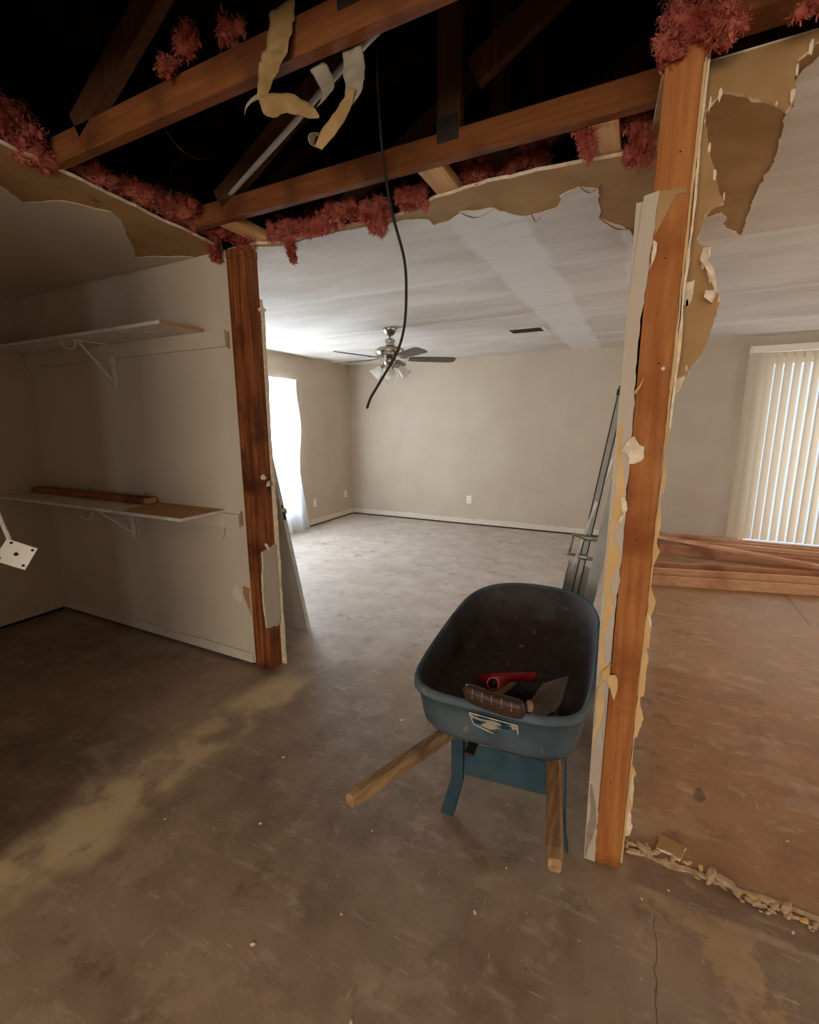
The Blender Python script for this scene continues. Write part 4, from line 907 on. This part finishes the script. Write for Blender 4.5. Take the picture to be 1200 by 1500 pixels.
# grime inside: the inner shell's own colour (vertices of the inner loops come first)
for i in range(min(len(tray.data.vertices), nl * inner_n)):
    att.data[i].value = 0.0 if i < nl * 4 else (0.75 if i < nl * 6 else 1.0)
# worn sticker on the near face
def facepoint(v, z):
    t_ = (z - .482) / (.664 - .482); u = .072 + (-.004 - .072) * t_; return wp(u - .004, v, z)
stk = bmesh.new(); SP = [(-.060, .642), (.087, .634), (.087, .580), (.025, .562), (-.050, .590)]
f_ = [stk.verts.new(facepoint(v, z) - AXU * .006) for v, z in SP]; stk.faces.new(f_); bmesh.ops.solidify(stk, geom=stk.faces[:], thickness=.001)
lb = bm_to('sticker', stk, sticker_m, tray)
for i in range(5):
    a, b = facepoint(*SP[i]) - AXU * .008, facepoint(*SP[(i + 1) % 5]) - AXU * .008; bar('sticker_border', a, b, .003, .0008, label_edge_m, lb, upv=-AXU)
# handles and frame
hl0, hl1 = Vector((-.640, .905, .50)), Vector((-.517, 1.385, .445)); hr0, hr1 = Vector((-.102, .958, .50)), Vector((-.178, 1.42, .445))
def handle(a, b, lab):
    d_ = (b - a).normalized(); far = b + d_ * .62; far.z = .395
    bm = bmesh.new(); P = [a, a + d_ * .03, a + d_ * .28, b, far]; W = [.030, .040, .042, .042, .038]; rows = []
    for p, w_ in zip(P, W):
        s_ = d_.cross(Vector((0, 0, 1))).normalized(); u_ = s_.cross(d_)
        ring = []
        for k_ in range(8):
            an = 2 * math.pi * (k_ + .5) / 8; x_ = max(-1, min(1, 1.7 * math.cos(an))); y_ = max(-1, min(1, 1.7 * math.sin(an)))
            ring.append(bm.verts.new(p + s_ * x_ * w_ / 2 + u_ * y_ * w_ / 2 * 1.1))
        rows.append(ring)
    for r0, r1 in zip(rows, rows[1:]):
        for k_ in range(8): bm.faces.new((r0[k_], r0[(k_ + 1) % 8], r1[(k_ + 1) % 8], r1[k_]))
    bm.faces.new(rows[0][::-1]); bm.faces.new(rows[-1]); return bm_to('handle', bm, handle_m, wbw)
handle(hl0, hl1, ''); handle(hr0, hr1, '')
# wheel under the nose
wc = wp(1.12, 0, .20)
bm = bmesh.new(); RR, rr = .155, .045
rg = []
for i in range(32):
    a = 2 * math.pi * i / 32; rg.append([bm.verts.new(wc + (AXU * math.cos(a) + Vector((0, 0, 1)) * math.sin(a)) * (RR + rr * math.cos(2 * math.pi * k_ / 10)) + AXS * rr * math.sin(2 * math.pi * k_ / 10)) for k_ in range(10)])
for i in range(32):
    for k_ in range(10): bm.faces.new((rg[i][k_], rg[(i + 1) % 32][k_], rg[(i + 1) % 32][(k_ + 1) % 10], rg[i][(k_ + 1) % 10]))
wh = bm_to('wheel', bm, black_m, wbw, smooth=True)
lathe('rim', [(.03, -.05), (.03, -.02), (.12, -.012), (.12, .012), (.03, .02), (.03, .05)], wc, steel_m, wh, axis=AXS, seg=20)
tube('axle', [wc - AXS * .10, wc + AXS * .10], .009, steel_m, wbw)
for sgn in (-1, 1): bar('fork', wp(.84, sgn * .10, .385), wc + AXS * sgn * .085, .025, .012, frame_m, wbw)
# legs: bent steel plates, cross brace and tray rests
def leg(sgn):
    top = hl1 if sgn < 0 else hr1; d_ = (hl1 - hl0).normalized() if sgn < 0 else (hr1 - hr0).normalized()
    a0 = top + d_ * .03 - Vector((0, 0, .022)); kn = Vector((a0.x + sgn * .012, a0.y + .045, .20)); ft = Vector((a0.x + sgn * .06, a0.y + .075, .004))
    if sgn > 0: ft.x -= .02
    bm = bmesh.new()
    Pf = [a0 + Vector((0, -.018, 0)), kn + Vector((0, -.022, .0)), ft + Vector((0, -.035, 0))]; Wd = [.045, .045, .052]; rows = []
    for p, w_ in zip(Pf, Wd): rows.append([bm.verts.new(p + Vector((x_ * w_ / 2, y_, 0))) for x_, y_ in ((-1, 0), (1, 0), (1, .02), (.86, .02), (.86, .006), (-1, .006))])
    for r0, r1 in zip(rows, rows[1:]):
        for k_ in range(6): bm.faces.new((r0[k_], r0[(k_ + 1) % 6], r1[(k_ + 1) % 6], r1[k_]))
    bm.faces.new(rows[0][::-1]); bm.faces.new(rows[-1])
    o = bm_to('leg', bm, frame_m, wbw)
    bar('back_brace', ft + Vector((.012, -.02, .012)), a0 + Vector((.01, .22, -.01)), .028, .006, frame_m, o, upv=(1, 0, 0))
    lathe('bolt', [(.007, 0), (.007, .004)], kn + Vector((0, -.0225, .03)), steel_m, o, axis=(0, -1, 0), seg=8)
    return a0, kn
aL, kL = leg(-1); aR, kR = leg(1)
bm = bmesh.new(); q0, q1 = Vector((aL.x + .005, aL.y + .03, .345)), Vector((aR.x - .005, aR.y + .03, .345))
bar_bm(bm, q0 - Vector((0, 0, .055)), q1 - Vector((0, 0, .055)), .004, .135); bm_to('cross_brace', bm, frame_m, wbw)
for dy, zz in ((.005, .440), (.06, .436)):
    bar('tray_rest', (aL.x + .01, aL.y + dy + .02, zz - .022), (aR.x - .01, aR.y + dy + .02, zz - .022), .018, .008, darkmetal_m, wbw)
bar('tray_rest', wp(.10, -.085, .408), wp(.62, -.085, .400), .03, .010, darkmetal_m, wbw)

# things in the tray
def tubepipe(name, a, b, r_, label, m=red_m):
    t_ = thing(name, label, 'tube', ((Vector(a) + Vector(b)) / 2)[:]); a, b = Vector(a), Vector(b)
    bm = bmesh.new(); d_, s_, u_ = frame_from(b - a); rows = []
    for p, k_ in ((a, r_), (b, r_), (b, r_ * .84), (a, r_ * .84)): rows.append([bm.verts.new(p + (s_ * math.cos(2 * math.pi * i / 18) + u_ * math.sin(2 * math.pi * i / 18)) * k_) for i in range(18)])
    for r0, r1 in zip(rows, rows[1:] + rows[:1]):
        for i in range(18): bm.faces.new((r0[i], r0[(i + 1) % 18], r1[(i + 1) % 18], r1[i]))
    bm_to('sleeve', bm, m, t_, smooth=False)
    return t_
t1 = tubepipe('red_tube', (-.346, 1.258, .738), (-.420, 1.70, .49), .019, 'red tube pointing its open end at the viewer in the wheelbarrow')
tube('bore', [(-.3488, 1.275, .7284), (-.3498, 1.281, .7251)], .0155, black_m, t1, seg=14)
o = tube('red_rod', [(-.53, 1.70, .470), (-.315, 1.80, .482)], .0185, red_m, None, seg=16); tag(o, 'red rod lying across the bottom of the wheelbarrow behind the red tube', 'rod')
bm = bmesh.new(); SC = [(-.275, 1.75, .485), (-.175, 1.72, .56), (-.185, 1.60, .51), (-.205, 1.575, .485), (-.215, 1.60, .47), (-.235, 1.565, .465), (-.285, 1.56, .462), (-.30, 1.64, .462)]
bm.faces.new([bm.verts.new(p) for p in SC]); bmesh.ops.triangulate(bm, faces=bm.faces); bmesh.ops.solidify(bm, geom=bm.faces[:], thickness=.004)
o = bm_to('board_scrap', bm, scrap_m); tag(o, 'flat grey scrap with a ragged edge in the right of the wheelbarrow', 'scrap')
# ribbed brush head hooked over the near rim
br = thing('brush_head', 'dark brown ribbed brush handle resting over the near rim of the wheelbarrow', 'brush', wp(-.02, .03, .68)[:])
bm = bmesh.new(); secs = []; nS = 22
b0, b1 = wp(-.022, -.074, .722), wp(-.038, .114, .712)
for i in range(nS + 1):
    t_ = i / nS; c_ = b0.lerp(b1, t_) + Vector((0, 0, -.006 * math.sin(math.pi * t_))); e_ = min(1, math.sqrt(max(0, 1 - (2 * t_ - 1) ** 8)) + .0); k_ = .35 + .65 * e_ if 0 < i < nS else .3
    ring = []
    for j in range(14):
        an = 2 * math.pi * j / 14; ring.append(bm.verts.new(c_ + AXU * math.cos(an) * .026 * k_ + Vector((0, 0, 1)) * (math.sin(an) * .036 * k_) - AXU * .010 * math.sin(an)))
    secs.append(ring)
for r0, r1 in zip(secs, secs[1:]):
    for j in range(14): bm.faces.new((r0[j], r0[(j + 1) % 14], r1[(j + 1) % 14], r1[j]))
bm.faces.new(secs[0][::-1]); bm.faces.new(secs[-1])
bm_to('grip', bm, brush_m, br, smooth=True)
ribm = mat('worn_rib', srgb(112, 92, 74), srgb(130, 108, 88), scale=20, rough=.6)
for k_ in range(5):
    c_ = b0.lerp(b1, .18 + .155 * k_); bar('rib', c_ - AXU * .0265 + Vector((0, 0, .002)), c_ - AXU * .024 + Vector((0, 0, .030)), .003, .003, ribm, br)
lathe('collar', [(.014, 0), (.016, .004), (.016, .012), (.011, .016)], b1 + AXU * .018 + Vector((0, 0, .004)), ribm, br, axis=(AXS + AXU * .4), seg=16)

# ------------------------------------------------------------------ tile cutter and plank leaning on the stub wall
tcut = thing('tile_cutter', 'long manual tile cutter with twin rails leaning behind the wheelbarrow', 'tile cutter', (-.35, 2.86, 0))
T0, T1 = Vector((-.362, 2.86, .004)), Vector((-.112, 2.80, 1.695)); TD = (T1 - T0).normalized(); TS = Vector((0, 1, 0)).cross(TD).normalized(); TN = TD.cross(TS).normalized()
TF = TS if TS.x > 0 else -TS
FRT = Vector((0, -1, 0)); FRT = (FRT - TD * FRT.dot(TD)).normalized(); SID = TD.cross(FRT).normalized()
for s_ in (-1, 1):
    bar('rail', T0 + SID * s_ * .017 + TD * .05, T1 + SID * s_ * .017 - TD * .02, .006, .022, darkmetal_m, tcut, upv=FRT)
bar('rail_core', T0 + TD * .05 - FRT * -.0, T1 - TD * .03, .026, .012, palemetal_m, tcut, upv=FRT)
bar('rail_end', T1 - TD * .035, T1 - TD * .002, .05, .035, darkmetal_m, tcut, upv=FRT, bevel=.003)
for s_ in (-1, 1): lathe('end_bolt', [(.006, 0), (.006, .014)], T1 + SID * s_ * .015, darkmetal_m, tcut, axis=TD, seg=8)
bar('foot', T0, T0 + TD * .05, .16, .05, darkmetal_m, tcut, upv=FRT, bevel=.003)
bar('base_plate', T0 - SID * .0 - FRT * .06 + TD * .02, T0 - FRT * .06 + TD * .66, .15, .012, palemetal_m, tcut, upv=FRT)
bar('base_edge', T0 - FRT * .05 + TD * .02 - SID * .075, T0 - FRT * .05 + TD * .68 - SID * .075, .008, .03, steel_m, tcut, upv=FRT)
bar('base_edge', T0 - FRT * .05 + TD * .02 + SID * .075, T0 - FRT * .05 + TD * .68 + SID * .075, .008, .03, steel_m, tcut, upv=FRT)
cpos = .80; h2 = .055
cc0 = T0 + TD * (cpos - .06) + FRT * .02; cc1 = T0 + TD * (cpos + .06) + FRT * .02
for c_ in (cc0, cc1):
    bm = bmesh.new(); tube_bm(bm, [c_ - SID * .08, c_ - SID * .035, c_, c_ + SID * .035, c_ + SID * .08], [.008, .012, .02, .012, .008], 10); bm_to('roller', bm, steel_m, tcut, smooth=True)
for s_ in (-1, 1):
    tube('carriage_bar', [cc0 + SID * s_ * .08, cc1 + SID * s_ * .08], .0075, steel_m, tcut, seg=10)
    for c_ in (cc0, cc1):
        lathe('carriage_knob', [(.003, -.012), (.012, -.007), (.012, .007), (.003, .012)], c_ + SID * s_ * .08, steel_m, tcut, axis=TD, seg=12)
# long lever handle
bar('lever', T0 + TD * .66 + FRT * .035 - SID * .045 * (1 if SID.x > 0 else -1), T0 + TD * 1.32 - FRT * .02 + SID * .03 * (1 if SID.x > 0 else -1), .014, .012, steel_m, tcut, upv=FRT)
o = bar('metal_channel', (-.262, 2.62, .008), (-.098, 2.60, 1.22), .055, .018, palemetal_m, None, upv=(0, -1, 0), bevel=.002); tag(o, 'pale grey metal channel leaning on the stub wall right of the tile cutter', 'metal channel')

# ------------------------------------------------------------------ debris on the floor
rnd = random.Random(77)
debris_m = mat('dusty_gypsum', srgb(206, 182, 150), srgb(172, 144, 112), scale=40, rough=.95, bump=.2)
for i in range(110):
    t_ = rnd.random() ** .9; x = .06 + t_ * .72; y = 1.605 + .03 * math.sin(x * 9) + rnd.gauss(0, .013) - .004; r_ = rnd.uniform(.004, .012)
    o = chunk('drywall_crumb', (x, y, r_ * .36), r_, 500 + i, debris_m if i % 4 else tan_m, sub=1, sq=(1.6, .9, .5), flat=True)
    dz = min(v.co.z for v in o.data.vertices) + o.location.z; o.location.z -= dz - .0005
    tag(o, 'pale drywall crumb in the debris line right of the bare stud', 'debris', 'drywall crumbs along the removed wall')
big_d = [((.125, 1.625), .022, 'pale broken drywall lump beside the foot of the bare stud'), ((.33, 1.62), .024, 'white drywall lump in the middle of the debris line'), ((.37, 1.608), .026, 'long drywall sliver lying along the debris line'), ((.53, 1.60), .020, 'white drywall lump at the right end of the debris line'), ((.092, 1.60), .018, 'drywall lump touching the foot of the bare stud')]
for i, ((x, y), r_, lab) in enumerate(big_d):
    o = chunk('drywall_lump', (x, y, .01), r_, 600 + i, debris_m, sub=2, sq=(1.6, .7, .4), flat=True); dz = min(v.co.z for v in o.data.vertices) + o.location.z; o.location.z -= dz - .0005; tag(o, lab, 'debris')
o = sheet('board_piece', jag([(.165, 1.65), (.24, 1.635), (.265, 1.70), (.18, 1.715)], None, .004, .015, 71), XY(.0006), .010, [kraft_m, gypsum_m, kraft_m]); tag(o, 'flat square scrap of drywall on the floor behind the debris line', 'debris')
# raised mortar ridge of the removed bottom plate
poly = jag([(.07, 1.598), (.3, 1.600), (.6, 1.592), (.95, 1.59), (.95, 1.606), (.6, 1.612), (.3, 1.618), (.07, 1.612)], None, .006, .012, 72)
o = sheet('plaster_ridge', poly, XY(.0004), .005, [debris_m, debris_m]); tag(o, 'thin ragged plaster ridge left on the floor by the removed wall', 'plaster ridge')
# scattered chips across the near floor
spots = [(-.795, 1.262), (-.913, .772), (-1.367, 1.418), (-.726, .961), (-.35, 1.15), (-1.2, 1.1), (-.55, .75), (.12, 1.43), (.20, 1.50), (.53, 1.52), (-.30, 1.34), (-1.0, 1.9), (-1.3, 2.6), (-1.9, 3.4), (-.9, 3.1), (-.6, 1.9), (.35, 2.35), (.6, 1.9), (.5, 2.9), (.8, 4.2), (-.1, .95), (-1.55, .95), (-.4, .7)]
for i, (x, y) in enumerate(spots):
    r_ = random.Random(700 + i).uniform(.004, .008); o = chunk('floor_chip', (x, y, .003), r_, 720 + i, gypsum_m, sub=1, sq=(1.2, .8, .5), flat=True); dz = min(v.co.z for v in o.data.vertices) + o.location.z; o.location.z -= dz - .0004
    tag(o, 'tiny pale chip lying loose on the concrete floor', 'debris', 'loose chips on the floor')
